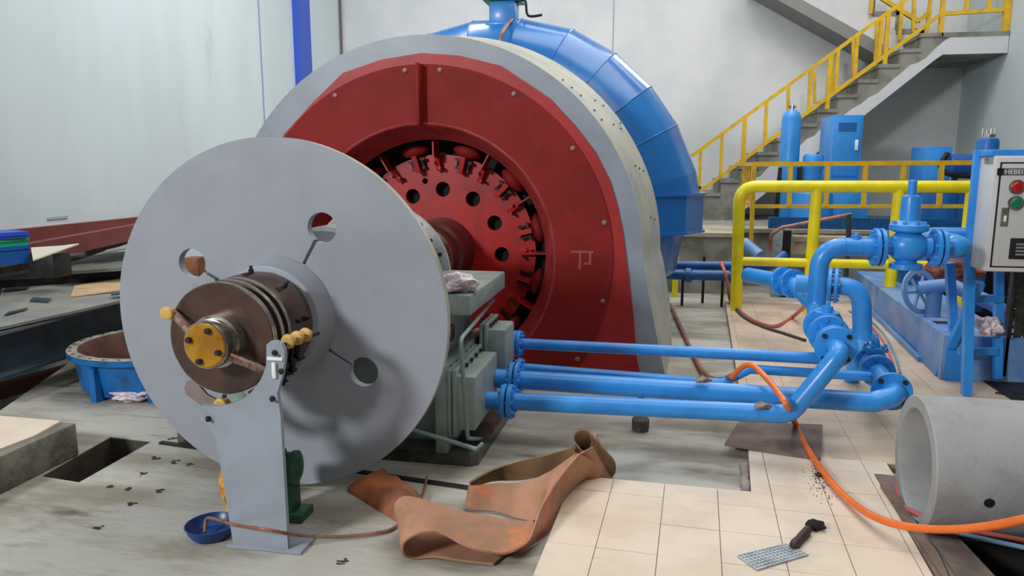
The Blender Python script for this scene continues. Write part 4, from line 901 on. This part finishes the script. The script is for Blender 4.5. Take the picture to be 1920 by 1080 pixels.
c = (2.197, 5.28, 1.274); q = MB(); q.bbox((c[0]-.022, YP-.006, c[2]-.06), (c[0]+.022, YP+.002, c[2]+.06), .003); hd = obj('door_latch', q, STEEL, door)
q = MB(); q.bbox((c[0]-.006, YP-.016, c[2]-.03), (c[0]+.008, YP-.004, c[2]+.01), .003); obj('latch_lever', q, PAPER, bx)
c = (2.245, 5.28, 1.07); q = MB(); q.bbox((c[0], YP-.006, c[2]-.065), (c[0]+.16, YP+.002, c[2]+.07), .003); obj('meter', q, INK, bx, label='black panel meter')
q = MB()
for k in range(4): q.box((c[0]+.035, YP-.008, c[2]-.04+k*.022), (c[0]+.14, YP-.0055, c[2]-.028+k*.022))
obj('meter_scale', q, mat('meter_grey', (130, 134, 138), .5), bx)
c = (2.133, 5.28, 1.56)
q = MB(); q.box((c[0]-.005, YP-.003, c[2]-.022), (c[0]+.03, YP+.001, c[2]+.022)); obj('logo_mark', q, INK, door)
q = MB(); q.box((c[0]+.03, YP-.003, c[2]-.022), (c[0]+.22, YP+.001, c[2]+.022)); lb = obj('name_strip', q, mat('strip_grey', (90, 90, 96), .5), door)
def text(s, loc, size, m, parent, name, rot=(PI/2, 0, 0), ext=.0008):
    cu = bpy.data.curves.new(name, 'FONT'); cu.body = s; cu.size = size; cu.extrude = ext; t_ = bpy.data.objects.new('tmp', cu); COL.objects.link(t_)
    dg = bpy.context.evaluated_depsgraph_get(); me = bpy.data.meshes.new_from_object(t_.evaluated_get(dg)); bpy.data.objects.remove(t_)
    me.materials.clear(); me.materials.append(m); o = bpy.data.objects.new(name, me); COL.objects.link(o); o.parent = parent; o.location = Vector(loc) - WL[parent.name]; o.rotation_euler = rot; return o
text('HEBEI', (c[0]+.036, YP-.0035, c[2]-.014), .042, PAPER, bx, 'lettering')
q = MB(); q.box((X0-.004, 5.32, Zt-.05), (X0+.002, 5.44, Zt-.012)); obj('corner_plate', q, STEEL, enc)
# stand
def leg(a, b, w=.055, par=bx, nm='leg'): q = MB(); q.bar(a, b, w, w, up=(0, 1, 0)); return obj(nm, q, BLUE, par)
leg((X0+.01, 5.56, Zb+.1), (2.126, 5.397, 0.05)); leg((X0+.01, 5.9, .9), (2.26, 5.95, .05))
q = MB(); q.bar((2.205, 5.56, 0.807), (2.112, 5.9, 0.05), .05, .05, up=(0, 1, 0)); obj('brace', q, BLUE, bx)
leg((X0+.26, 5.72, Zb+.05), (X0+.33, 5.72, .1), .05)
for z in (.3, .68): q = MB(); q.bar((X0+.03, 5.64, z), (X0+.3, 5.7, z), .04, .05); obj('crossbar', q, BLUE, bx)
q = MB(); q.box((X0+.0, 5.75, .05), (X0+.12, 5.78, .28)); obj('foot_plate', q, BLUE, bx)
# conduit from the box top
q = MB(); q.tube(smooth([(X0+.36, 5.45, Zt+.02), (X0+.39, 5.45, Zt+.12), (X0+.43, 5.45, Zt+.2)]), .006, 6); obj('cable', q, DARK, bx)
# perforated tray panel
tr_ = thing('cable_tray', 'dark perforated steel cable tray hanging under the control box', 'cable tray', (X0+.6, 5.8, .1))
xq0, xq1 = X0+.40, X0+.98; q = MB(); nx_, nz_ = 9, 14; cw = (xq1-xq0)/nx_; ch = (Zb-.05-.12)/nz_
lp_ = [[(xq0, .12), (xq1, .12), (xq1, Zb-.02), (xq0, Zb-.02)]]
for i in range(nx_):
    for j in range(nz_):
        xx = xq0 + (i+.5)*cw; zz = .14 + (j+.5)*ch; off = .0 if i % 2 else ch*.0
        lp_.append([(xx-.006, zz-ch*.3), (xx+.006, zz-ch*.3), (xx+.006, zz+ch*.3), (xx-.006, zz+ch*.3)])
q.prism(lp_, (0, .004, 0), org=(0, 5.80, 0)); obj('panel', q, TRAY, tr_, sm=False)
q = MB(); q.box((xq0-.01, 5.78, .10), (xq0+.01, 5.84, Zb-.01)); obj('edge', q, TRAY, tr_)
rag('rag', (2.32, 5.66, .42), .07, RAG, (1, 1, .9), 21, 4, label='crumpled white rag on the blue skid behind the stand legs')
q = MB(); q.tube(smooth([(2.35, 5.5, .03), (2.6, 5.35, .04), (2.9, 5.4, .03)]), .03, 10); tag(obj('dark_cable', q, DARK), 'dark thick cable lying under the perforated tray', 'cable')
q = MB(); q.box((2.38, 5.05, .052), (3.6, 6.6, .06)); tag(obj('floor_sheet', q, DARK), 'dark oily steel sheet on the floor under the control box', 'sheet')

# ================================================================== CONCRETE PIPE
cp = Vector((1.17, 3.44, .298)); 
q = MB(); q.lathe(cp, (1, -.03, 0), [(0, .238), (0, .290), (.006, .297), (2.4, .297), (2.4, .235), (.012, .233)], 72, closed=True)
cpipe = thing('concrete_pipe', 'large light grey precast concrete pipe lying at the right edge', 'pipe', (1.17, 3.44, 0))
obj('barrel', q, PIPEC, cpipe)
a = math.radians(-35); hp = Vector((1.361, 3.14, .257))
q = MB(); q.lathe(hp, (0, -.99, -.14), [(-.02, .018), (.003, .02), (.0035, .012)], 14); obj('lifting_hole', q, BLACK, cpipe, label='small dark lifting hole')
# channel frame at the lower right
def slabpoly(pts, z, th): q = MB(); q.prism([[(p[0], p[1]) for p in pts]], (0, 0, th), org=(0, 0, z), ax=('x', 'y')); return q
fr_ = thing('steel_channel', 'brown steel channel framing the dark pit in front of the concrete pipe', 'frame', (1.2, 3.2, 0))
obj('angle_bar', slabpoly([(1.135, 3.858, 0.06), (1.257, 3.848, 0.06), (1.317, 2.864, 0.06), (1.092, 2.822, 0.06)], .03, .03), mat('dirty_channel', (128, 112, 102), .6, rgb2=(96, 84, 78), scale=6), fr_, sm=False)
obj('inner_bar', slabpoly([(1.119, 3.709, 0.075), (1.158, 3.748, 0.075), (1.151, 2.863, 0.075), (1.108, 2.854, 0.075)], .06, .015), OLDSTEEL, fr_, sm=False)
q = MB(); q.tube(smooth([(1.146, 3.161, 0.07), (1.153, 3.031, 0.07), (1.124, 2.811, 0.07)]), .006, 8); tag(obj('thin_cable', q, INK), 'thin black cable along the steel channel at the bottom right', 'cable')
q = MB(); q.tube([(1.2, 2.78, -.12), (2.9, 2.66, -.16)], .055, 16); tag(obj('pit_pipe', q, mat('pinkish_rust_pipe', (150, 104, 96), .5, rgb2=(90, 66, 60), scale=5)), 'rusty pinkish pipe inside the pit at the bottom right', 'pipe')
q = MB(); q.bbox((1.8, 2.95, -.2), (1.92, 3.05, -.05), .01); tag(obj('timber_block', q, WOODB), 'small orange brown timber block in the pit at the bottom right', 'block')
for k, hx in enumerate((holeA, holeB, holeC)):
    zb4 = (-.36, -1.0, -.95)[k]
    q = MB(); q.prism([hx], (0, 0, -.05), org=(0, 0, zb4), ax=('x', 'y')); tr4 = struct('trim_%d' % (4+k), q, PITW if k == 0 else DARK, sm=False)  # deeper pits: shade painted in as dark floor and lining
    q = MB(); hx2 = [Vector((p[0], p[1], 0)) for p in hx]; cen = sum(hx2, Vector())/4
    hx3 = [(p + (cen - p).normalized()*.006) for p in hx2]; q.prism([[(p.x, p.y) for p in hx2], [(p.x, p.y) for p in hx3]], (0, 0, -.01 + (zb4 if k == 0 else zb4)), org=(0, 0, -.004), ax=('x', 'y')); obj('liner', q, PITW if k == 0 else mat('pit_shade_lining', (40, 36, 32), .8), tr4, sm=False)

# ================================================================== HOSES
def hose(label, pts, r, m, name='hose', sub=8):
    q = MB(); q.tube(smooth(pts, sub), r, 10); return tag(obj(name, q, m), label, 'hose')
hose('thick orange hose curving over the pipes and across the tiles to the right edge',
     [(0.485, 4.5, 0.344), (0.537, 4.45, 0.426), (0.587, 4.38, 0.454), (0.646, 4.2, 0.426), (0.674, 3.97, 0.413), (0.702, 3.9, 0.373), (0.864, 4.492, 0.075), (0.862, 4.042, 0.075), (0.889, 3.665, 0.075), (0.934, 3.378, 0.09), (0.998, 3.185, 0.12), (1.097, 3.063, 0.16), (1.191, 2.957, 0.22), (1.269, 2.847, 0.3), (1.335, 2.755, 0.38)], .0165, ORANGE)
hose('brown hose running from the grey casing down to the thick blue pipe',
     [(0.205, 8.614, 0.03), (0.283, 7.451, 0.03), (0.356, 6.278, 0.03), (0.409, 5.6, 0.06), (0.442, 4.947, 0.2), (0.486, 4.52, 0.345)], .017, HOSEB)
hose('pink hose beside a light blue one in front of the concrete pipe',
     [(1.222, 3.763, 0.06), (1.174, 3.631, 0.06), (1.157, 3.496, 0.06), (1.181, 3.31, 0.1), (1.279, 3.231, 0.1), (1.406, 3.189, 0.1), (1.537, 3.151, 0.1)], .011, HOSEP)
hose('light blue hose beside a pink one in front of the concrete pipe',
     [(1.183, 3.644, 0.055), (1.157, 3.563, 0.055), (1.156, 3.43, 0.055), (1.193, 3.249, 0.09), (1.288, 3.196, 0.09), (1.392, 3.152, 0.09), (1.518, 3.106, 0.09)], .010, HOSEL)
hose('dark and pink hose drooping over the slab edge behind the thin blue pipe',
     [(0.75, 8.6, 0.526), (0.796, 8.4, 0.387), (0.887, 8.743, 0.08), (0.945, 7.921, 0.07), (1.05, 7.509, 0.07), (1.186, 7.409, 0.07), (1.41, 7.87, 0.07), (1.433, 7.317, 0.3)], .019, HOSEP)
hose('dark hose lying beside the drooping pink hose on the tiles',
     [(0.876, 8.754, 0.09), (0.925, 7.886, 0.065), (1.059, 7.384, 0.065), (1.211, 7.106, 0.065), (1.352, 6.85, 0.065)], .014, DHOSE)
hose('thin light blue hose curving past the valve stacks on the far tiles',
     [(2.073, 8.367, 0.065), (2.155, 7.9, 0.065), (2.101, 7.164, 0.065), (1.957, 6.356, 0.065), (1.842, 5.854, 0.065)], .009, HOSEL)
hose('thin pink hose curving past the valve stacks on the far tiles',
     [(2.107, 7.812, 0.065), (2.053, 7.155, 0.065), (1.933, 6.44, 0.065), (1.801, 5.817, 0.065)], .010, HOSEP)

# ================================================================== CANVAS BELT
bl = thing('canvas_belt', 'wide tan canvas belt dropped in loops on the floor beside the tiled slab', 'belt', (-.85, 3.0, 0))
q = MB(); q.strip([(-0.596, 2.728, 0.012), (-0.718, 2.73, 0.012), (-0.845, 2.74, 0.012), (-0.927, 2.712, 0.012), (-0.954, 2.667, 0.05), (-0.945, 2.651, 0.11), (-0.891, 2.679, 0.14), (-0.815, 2.722, 0.13), (-0.714, 2.701, 0.1), (-0.624, 2.709, 0.075), (-0.543, 2.739, 0.06), (-0.474, 2.779, 0.09), (-0.452, 2.875, 0.12)],
                [(-0.466, 3.089, 0.012), (-0.617, 3.112, 0.012), (-0.772, 3.136, 0.012), (-0.989, 3.095, 0.012), (-1.043, 2.933, 0.06), (-1.068, 2.891, 0.14), (-1.041, 2.928, 0.17), (-0.962, 2.938, 0.16), (-0.823, 2.954, 0.12), (-0.696, 2.974, 0.09), (-0.583, 3.001, 0.07), (-0.51, 2.989, 0.075), (-0.474, 2.981, 0.09)], .009)
obj('front_fold', q, BELT, bl, sm=60)
q = MB(); q.strip([(-0.567, 2.749, 0.05), (-0.472, 2.77, 0.095), (-0.452, 2.875, 0.12), (-0.446, 2.984, 0.14), (-0.412, 3.119, 0.18), (-0.362, 3.196, 0.24), (-0.31, 3.298, 0.28)],
                [(-0.568, 2.81, 0.012), (-0.483, 2.898, 0.012), (-0.422, 3.013, 0.012), (-0.396, 3.138, 0.012), (-0.369, 3.324, 0.012), (-0.318, 3.529, 0.02), (-0.199, 3.731, 0.03)], .009)
obj('right_fold', q, BELT, bl, sm=60)
# loop at the top
c0 = (-0.311, 3.491, 0.27); A2, B2 = [], []
for k in range(15):
    a = math.radians(-150 + 330*k/14); dx, dz = .044*math.cos(a), .062*math.sin(a)
    A2.append((c0[0]+dx, c0[1]-.02*math.sin(a), c0[2]+dz)); B2.append((c0[0]+dx*1.2+.10*min(1, k/5), c0[1]+.17, max(.015, c0[2]+dz*1.1-.20)))
q = MB(); q.strip(A2, B2, .009); obj('loop', q, BELTI, bl, sm=60)
q = MB(); q.strip([(-0.26, 3.606, 0.27), (-0.26, 3.514, 0.24), (-0.314, 3.399, 0.24)], [(-0.169, 3.709, 0.012), (-0.204, 3.602, 0.012), (-0.32, 3.539, 0.03)], .009); obj('loop_skirt', q, BELT, bl, sm=60)
q = MB(); q.strip([(-0.816, 3.215, 0.13), (-0.728, 3.342, 0.15), (-0.614, 3.44, 0.16), (-0.475, 3.481, 0.19), (-0.356, 3.475, 0.24)],
                [(-0.831, 3.338, 0.05), (-0.744, 3.415, 0.06), (-0.587, 3.434, 0.07), (-0.437, 3.504, 0.1), (-0.342, 3.47, 0.21)], .009); obj('rear_fold', q, BELTI, bl, sm=60)
q = MB(); q.strip([(-0.822, 3.241, 0.11), (-0.789, 3.212, 0.12), (-0.696, 3.254, 0.12), (-0.561, 3.286, 0.12), (-0.478, 3.325, 0.15), (-0.409, 3.383, 0.18), (-0.329, 3.396, 0.24)],
                [(-0.833, 3.207, 0.012), (-0.808, 3.179, 0.012), (-0.695, 3.189, 0.012), (-0.572, 3.136, 0.012), (-0.497, 3.13, 0.012), (-0.47, 3.172, 0.03), (-0.374, 3.306, 0.18)], .009); obj('inner_fold', q, BELT, bl, sm=60)

# orange rusty mat by the disc foot
bmq = bmesh.new(); bmesh.ops.create_grid(bmq, x_segments=20, y_segments=14, size=.5)
C4 = [Vector((-1.456, 3.28, 0.04)), Vector((-1.366, 3.517, 0.05)), Vector((-1.026, 3.216, 0.05)), Vector((-1.114, 3.028, 0.03))]
for v in bmq.verts:
    u, t = v.co.x + .5, v.co.y + .5; p = C4[0]*(1-u)*(1-t) + C4[3]*u*(1-t) + C4[2]*u*t + C4[1]*(1-u)*t
    ed = min(u, 1-u, t, 1-t); v.co = Vector((p.x, p.y, .018 + .055*min(1, ed*6) + .018*noise.noise(p*14)))
ext = bmesh.ops.extrude_face_region(bmq, geom=bmq.faces[:])
for v in [g for g in ext['geom'] if isinstance(g, bmesh.types.BMVert)]: v.co.z = .002
q = MB(); q.addbm(bmq); tag(obj('rusty_mat', q, RUST, sm=50), 'lumpy rust orange leather mat on the floor beneath the edge of the grey disc', 'mat')

# thin tube from the bowl across the stand
hose('thin copper tube looping out of the blue bowl across the foot of the stand',
     [(-1.874, 2.721, 0.03), (-1.886, 2.753, 0.07), (-1.843, 2.735, 0.09), (-1.693, 2.664, 0.11), (-1.51, 2.6, 0.139), (-1.433, 2.718, 0.06), (-1.307, 2.809, 0.02), (-1.163, 2.876, 0.015), (-1.087, 2.971, 0.012), (-1.073, 3.279, 0.012), (-1.113, 3.496, 0.012)], .007, CUP, 'copper_tube')
# blue bowl and rag in it
c = Vector((-1.861, 2.753, 0.03)); bw = thing('bowl', 'small dark blue bowl on the floor left of the stand foot', 'bowl', (c.x, c.y, 0))
q = MB(); q.lathe((c.x, c.y, 0), (0, 0, 1), [(.001, .001), (.001, .08), (.03, .10), (.055, .108), (.057, .112), (.058, .106), (.03, .094), (.012, .07), (.012, .001)], 40); obj('shell', q, mat('bowl_blue', (22, 70, 140), .35, rgb2=(20, 56, 110), scale=8), bw)
rag('oily_rag', (-1.86, 2.93, .0), .055, YRAG, (.8, .8, 2.0), 31, 4, .55, label='orange and yellow oily rag standing behind the blue bowl', cat='rag')
# green motor behind the stand
gm = thing('green_motor', 'small dark green electric motor behind the stand at the foot of the disc', 'motor', (-1.47, 2.98, 0))
gc = Vector((-1.594, 2.98, 0.237))
q = MB(); q.lathe(gc + Vector((-.12, 0, 0)), (1, .1, 0), [(0, .03), (0, .062), (.02, .07), (.12, .07), (.125, .078), (.145, .078), (.155, .06), (.165, .02)], 28); obj('housing', q, GREEN, gm)
q = MB(); q.bbox((gc.x-.14, 2.92, .0), (gc.x+.07, 3.05, .04), .006); q.bbox((gc.x-.11, 2.94, .03), (gc.x+.02, 3.03, gc.z-.03), .01); obj('base', q, GREEN, gm)
q = MB(); q.bbox((gc.x-.06, 2.93, gc.z+.06), (gc.x-.01, 2.98, gc.z+.10), .01); obj('terminal_box', q, GREEN, gm)
# ================================================================== BRUSH, GRILLE, DEBRIS
c = Vector((0.671, 3.146, 0.06))
br = thing('hand_brush', 'dark brown hand brush lying on the near tiles, tip on a metal strip', 'brush', (c.x, c.y, .053))
h0, h1 = Vector((0.593, 2.993, 0.07)), Vector((0.683, 3.153, 0.07)); h2 = Vector((0.769, 3.263, 0.075))
q = MB(); q.tube(smooth([h0, h0.lerp(h1, .4), h1]), [.008] + [.016, .018, .019, .019, .018, .017, .017, .018, .018, .018, .018, .018][:12], 12) if len(smooth([h0, h0.lerp(h1, .4), h1])) == 13 else q.tube([h0, h0.lerp(h1, .3), h1], [.01, .018, .018], 12); obj('handle', q, mat('brush_brown', (62, 44, 38), .6), br)
rag('bristles', (h1.lerp(h2, .5).x, h1.lerp(h2, .5).y, .055), .036, mat('bristle_dark', (34, 26, 24), .9, bump=.8, bscale=200), (1.0, 1.0, .5), 41, 4, .14, par=br)
g4 = [(0.369, 2.899, 0.056), (0.578, 3.035, 0.056), (0.648, 2.961, 0.056), (0.433, 2.805, 0.056)]
g4 = [Vector(p) for p in g4]
lg = thing('metal_strip', 'perforated silver metal strip lying on the near tiles by the brush', 'strip', (g4[0].x+.1, g4[0].y, .053))
q = MB()
for k in range(7):
    t = k/6; a, b = g4[0].lerp(g4[3], t), g4[1].lerp(g4[2], t); q.bar(a, b, .004, .005)
for k in range(14):
    t = k/13; a, b = g4[0].lerp(g4[1], t), g4[3].lerp(g4[2], t); q.bar(a, b, .006, .004)
obj('mesh', q, MESHG, lg, sm=False)
q = MB(); q.prism([[(p.x, p.y) for p in g4]], (0, 0, .0015), org=(0, 0, .0525), ax=('x', 'y')); obj('backing', q, mat('pale_strip', (196, 200, 196), .5), lg, sm=False)
DIRT = mat('dark_crumbs', (58, 50, 46), .9)
q = MB()
for k in range(150):
    t = random.random(); s_x = random.gauss(0, 1)
    p = Vector((0.849, 3.706, 0.054)) + Vector((random.gauss(0, .035), random.gauss(0, .10), 0)); q.sphere(p, random.uniform(.0012, .004), 5, (1, 1, .6))
o = obj('dirt_crumbs', q, DIRT); o['kind'] = 'stuff'; tag(o, 'scatter of dark dirt crumbs on the tiles left of the orange hose', 'dirt')
rag('dirt_clod', (0.851, 3.787, 0.053), .016, DIRT, (1.1, 1, .6), 44, 3, label='small dark clod of dirt on the tiles beside the orange hose', cat='dirt')
spots_ = [(-2.661, 3.114, 0.001), (-2.595, 3.288, 0.001), (-2.42, 2.958, 0.001), (-2.378, 3.117, 0.001), (-2.543, 3.098, 0.001), (-2.558, 3.729, 0.001), (-2.528, 3.461, 0.001), (-2.424, 3.45, 0.001), (-2.397, 2.718, 0.001), (-1.212, 2.643, 0.001), (-2.765, 3.777, 0.001), (-2.672, 3.479, 0.001)]
q = MB()
for i, p in enumerate(spots_):
    for k in range(7):
        q.sphere((p[0]+random.gauss(0, .012), p[1]+random.gauss(0, .012), .002), random.uniform(.003, .009), 6, (1.6, 1, .4))
o = obj('floor_debris', q, DIRT); o['kind'] = 'stuff'; tag(o, 'small dark crumbs scattered on the concrete floor in front of the disc', 'dirt')

# ================================================================== LEFT SIDE: TUB, PLATES, BEAMS
rag('rag', (-3.499, 4.389, 0), .085, RAG, (1.7, .9, .5), 51, 4, .5, label='crumpled white rag on the floor beside the blue tub')
tb = thing('tub', 'round blue flanged cast tub with rusty inside at the left edge of the floor', 'tub', (-3.67, 4.72, 0))
TC = (-3.62, 4.86); 
q = MB(); q.lathe((TC[0], TC[1], 0), (0, 0, 1), [(0.0, .45), (.02, .52), (.26, .56), (.262, .60), (.30, .60), (.302, .53), (.26, .50), (.05, .46), (.03, .0)], 72); obj('shell', q, BLUEB, tb)
q = MB(); q.lathe((TC[0], TC[1], 0), (0, 0, 1), [(.3025, .598), (.306, .594), (.306, .532), (.3025, .528)], 72, closed=True); rimf = obj('rim_face', q, mat('rim_primer', (168, 158, 140), .6, rgb2=(120, 110, 96), scale=10), tb, label='bare beige rim face with bolt holes')
q = MB(); q.lathe((TC[0], TC[1], 0), (0, 0, 1), [(.035, .40), (.05, .462), (.26, .502), (.298, .526), (.302, .524), (.26, .499), (.05, .458)], 72, closed=True); obj('lining', q, mat('rust_lining', (104, 64, 50), .7, rgb2=(70, 46, 40), scale=5), tb, label='rusty inner lining')
f0 = None
for k in range(32):
    a = 2*PI*k/32; p = Vector((TC[0]+.575*math.cos(a), TC[1]+.575*math.sin(a), .306))
    if f0 is None: q = MB(); q.lathe(p, (0, 0, 1), [(-.002, .012), (.002, .012)], 10); f0 = obj('bolt_hole', q, INK, rimf); fp = p
    else: inst('bolt_hole', f0, rimf, p-fp)
for dg in (-100, -165, -60):
    a = math.radians(dg); q = MB(); u = Vector((math.cos(a), math.sin(a), 0)); p = Vector((TC[0], TC[1], .12)); q.bar(p + u*.535, p + u*.585, .05, .24); obj('rib', q, BLUEB, tb)
q = MB(); q.bbox((TC[0]+.05, TC[1]-.25, .05), (TC[0]+.42, TC[1]-.12, .33), .01); tag(obj('timber_piece', q, WOOD), 'pale timber piece lying in the blue tub', 'timber')
# steel girder with a plate on top
gd = thing('steel_girder', 'slate blue steel girder lying beyond the floor edge behind the blue tub', 'girder', (-4.3, 5.0, -.2))
ga, gb = Vector((-4.247, 3.886, 0.5)), Vector((-4.314, 6.887, 0.5)); dvec = (gb - ga).normalized(); nv = Vector((-dvec.y, dvec.x, 0))
q = MB(); q.bar(ga + Vector((0, 0, -.01)) + nv*.15, gb + Vector((0, 0, -.01)) + nv*.15, .30, .02); obj('top_flange', q, mat('flange_slate', (104, 116, 122), .5, rgb2=(90, 100, 104), scale=4), gd)
q = MB(); q.bar(ga + Vector((0, 0, -.16)) + nv*.15, gb + Vector((0, 0, -.16)) + nv*.15, .02, .30); obj('web', q, BEAMD, gd)
q = MB(); q.bar(ga + Vector((0, 0, -.31)) + nv*.15, gb + Vector((0, 0, -.31)) + nv*.15, .30, .02); obj('bottom_flange', q, BEAMD, gd)
def plate(name, label, pts, z, th, m, cat='plate'):
    q = MB(); P_ = [Vector(p) for p in pts]; q.add([p for p in P_] + [p - Vector((0, 0, th)) for p in P_], [(0,1,2,3),(7,6,5,4),(0,4,5,1),(1,5,6,2),(2,6,7,3),(3,7,4,0)])
    return tag(obj(name, q, m, sm=False), label, cat)
plate('steel_sheet', 'wide grey beige steel sheet resting on the girder at the left', [(-4.29, 4.089, 0.53), (-4.064, 6.577, 0.53), (-4.599, 7.457, 0.53), (-6.012, 5.961, 0.53)], 0, .02, PLATEG, 'sheet')
plate('plywood_board', 'pale plywood board lying on the grey steel sheet by the disc edge', [(-4.678, 5.239, 0.54), (-4.022, 6.241, 0.56), (-4.638, 7.216, 0.56), (-5.056, 5.724, 0.545)], 0, .008, WOOD, 'board')
plate('flat_bar', 'small grey flat bar on the steel sheet, nearest the left edge', [(-4.551, 4.472, 0.545), (-4.573, 4.672, 0.545), (-4.619, 4.749, 0.545), (-4.621, 4.58, 0.545)], 0, .01, BEAMD, 'bar')
plate('flat_bar', 'grey flat bar in the middle of the steel sheet', [(-4.841, 5.005, 0.545), (-4.663, 4.991, 0.545), (-4.751, 5.121, 0.545), (-4.934, 5.136, 0.545)], 0, .01, BEAMD, 'bar')
plate('flat_bar', 'dark flat bar at the back of the steel sheet near the left edge', [(-5.424, 5.334, 0.545), (-5.333, 5.493, 0.545), (-5.409, 5.596, 0.545), (-5.515, 5.458, 0.545)], 0, .01, DARK, 'bar')
plate('flat_bar', 'grey flat bar on the steel sheet touching the disc edge', [(-4.299, 5.239, 0.57), (-4.216, 5.333, 0.57), (-4.288, 5.427, 0.57), (-4.373, 5.356, 0.57)], 0, .01, BEAMD, 'bar')
q = MB(); c_ = Vector((-4.28, 6.365, 0.56)); q.bbox((c_.x-.07, c_.y-.07, .56), (c_.x+.07, c_.y+.07, .74), .005); tag(obj('timber_block', q, WOODB), 'brown timber block on the plywood, seen through the left hole of the grey disc', 'block')
# dark stack behind
plate('steel_slab', 'black steel slab lying behind the grey sheet at the left', [(-5.807, 5.38, 0.6), (-4.897, 6.219, 0.6), (-5.976, 7.663, 0.62), (-6.594, 6.13, 0.62)], 0, .12, DARK, 'slab')
plate('steel_slab', 'dark brown steel slab leaning on the stack beneath the plastic tubs', [(-5.568, 5.169, 0.72), (-5.657, 6.443, 0.72), (-5.548, 7.263, 0.85), (-6.019, 5.608, 0.8)], 0, .06, mat('dark_brown_steel', (60, 50, 40), .6, rgb2=(40, 34, 30), scale=5), 'slab')
plate('steel_slab', 'greenish grey steel slab showing behind the black one by the disc', [(-5.212, 5.73, 0.66), (-4.696, 6.039, 0.68), (-5.014, 6.457, 0.68), (-5.455, 6.201, 0.66)], 0, .03, mat('greenish_steel', (110, 116, 106), .5), 'slab')
plate('steel_slab', 'narrow grey steel slab on the dark stack below the red beam', [(-5.522, 5.837, 0.74), (-5.427, 6.316, 0.74), (-5.594, 6.514, 0.74), (-5.715, 6.173, 0.74)], 0, .015, OLDSTEEL, 'slab')
plate('steel_slab', 'thin grey slab on the dark stack touching the disc edge', [(-5.152, 6.2, 0.78), (-5.077, 6.553, 0.8), (-5.285, 6.826, 0.8), (-5.297, 6.451, 0.78)], 0, .015, PLATEG, 'slab')
q = MB(); q.bar((-5.3, 5.388, 0.851), (-5.6, 7.38, 0.886), .1, .16); tag(obj('red_beam', q, REDBEAM), 'red oxide steel beam lying along the foot of the left wall', 'beam')
plate('board', 'white board tilted on the dark stack right of the plastic tubs', [(-4.839, 5.074, 0.86), (-4.996, 5.752, 0.92), (-4.989, 5.572, 0.92), (-4.98, 5.214, 0.94)], 0, .012, mat('white_board', (214, 206, 190), .6), 'board')
c_ = Vector((-5.083, 5.506, 0.87)); q = MB(); q.bbox((c_.x-.12, c_.y-.1, .66), (c_.x+.12, c_.y+.1, .862), .005); tag(obj('packing_block', q, DARK), 'dark packing block under the tilted white board on the steel stack', 'block')
def crate(label, x0, y0, z0, z1, m, name='plastic_tub'):
    a, b = Vector(x0), Vector(y0); t = thing(name, label, 'tub', ((a.x+b.x)/2, (a.y+b.y)/2, z0)); q = MB(); d = (b-a); n_ = Vector((-d.y, d.x, 0)).normalized()*.35
    T = [a, b, b+n_, a+n_]; q.add([(p.x*1, p.y, z0) for p in T] + [(p.x, p.y, z1) for p in T], [(0,3,2,1),(0,1,5,4),(1,2,6,5),(2,3,7,6),(3,0,4,7),(4,5,6,7)]); obj('body', q, m, t)
    q = MB(); q.bar(Vector((a.x, a.y, z1-.015)) - dirn(d)*.01, Vector((b.x, b.y, z1-.015)) + dirn(d)*.01, .02, .03); q.bar(Vector((b.x, b.y, z1-.015)), Vector((b.x, b.y, z1-.015)) + n_, .02, .03); obj('rim', q, m, t)
    return t
def dirn(v): return v.normalized()
pa, pb = (-5.248, 4.879, 0.82), (-5.093, 5.314, 0.82)
za_ = .83
crate('blue plastic tub, lowest in the stack at the left edge', (-5.383, 5.004, 0.8), (-5.228, 5.449, 0.8), .78, .93, mat('tub_blue', (20, 88, 168), .4))
crate('mint green plastic tub in the middle of the stack at the left edge', (-5.383, 5.004, 0.8), (-5.228, 5.449, 0.8), .93, 1.0, MINT)
crate('cobalt blue plastic tray on top of the stack of tubs at the left edge', (-5.383, 5.004, 0.8), (-5.194, 5.419, 0.8), 1.0, 1.05, CBLUE, 'plastic_tray')
# red-brown members in the pit
for k, (a, b) in enumerate((((-6.101, 5.651, -0.3), (-6.121, 7.787, -0.3)), ((-6.039, 5.565, -0.5), (-5.877, 6.619, -0.5)))):
    q = MB(); q.bar(a, b, .1, .14); tag(obj('pit_beam', q, mat('dark_oxide', (62, 30, 26), .6)), ('dark red beam in the pit just under the girder', 'dark red beam deeper in the pit beside the floor edge')[k], 'beam')
# far small bit on the left wall
q = MB(); q.box(((-6.09, 6.625, 1.051)[0]-.0, (-6.09, 6.625, 1.051)[1], (-6.09, 6.625, 1.051)[2]), (-6.085, (-6.09, 6.898, 1.066)[1], (-6.09, 6.899, 1.077)[2])); obj('scuff_mark', q, mat('scuff_grey', (170, 178, 184), .7), wl)
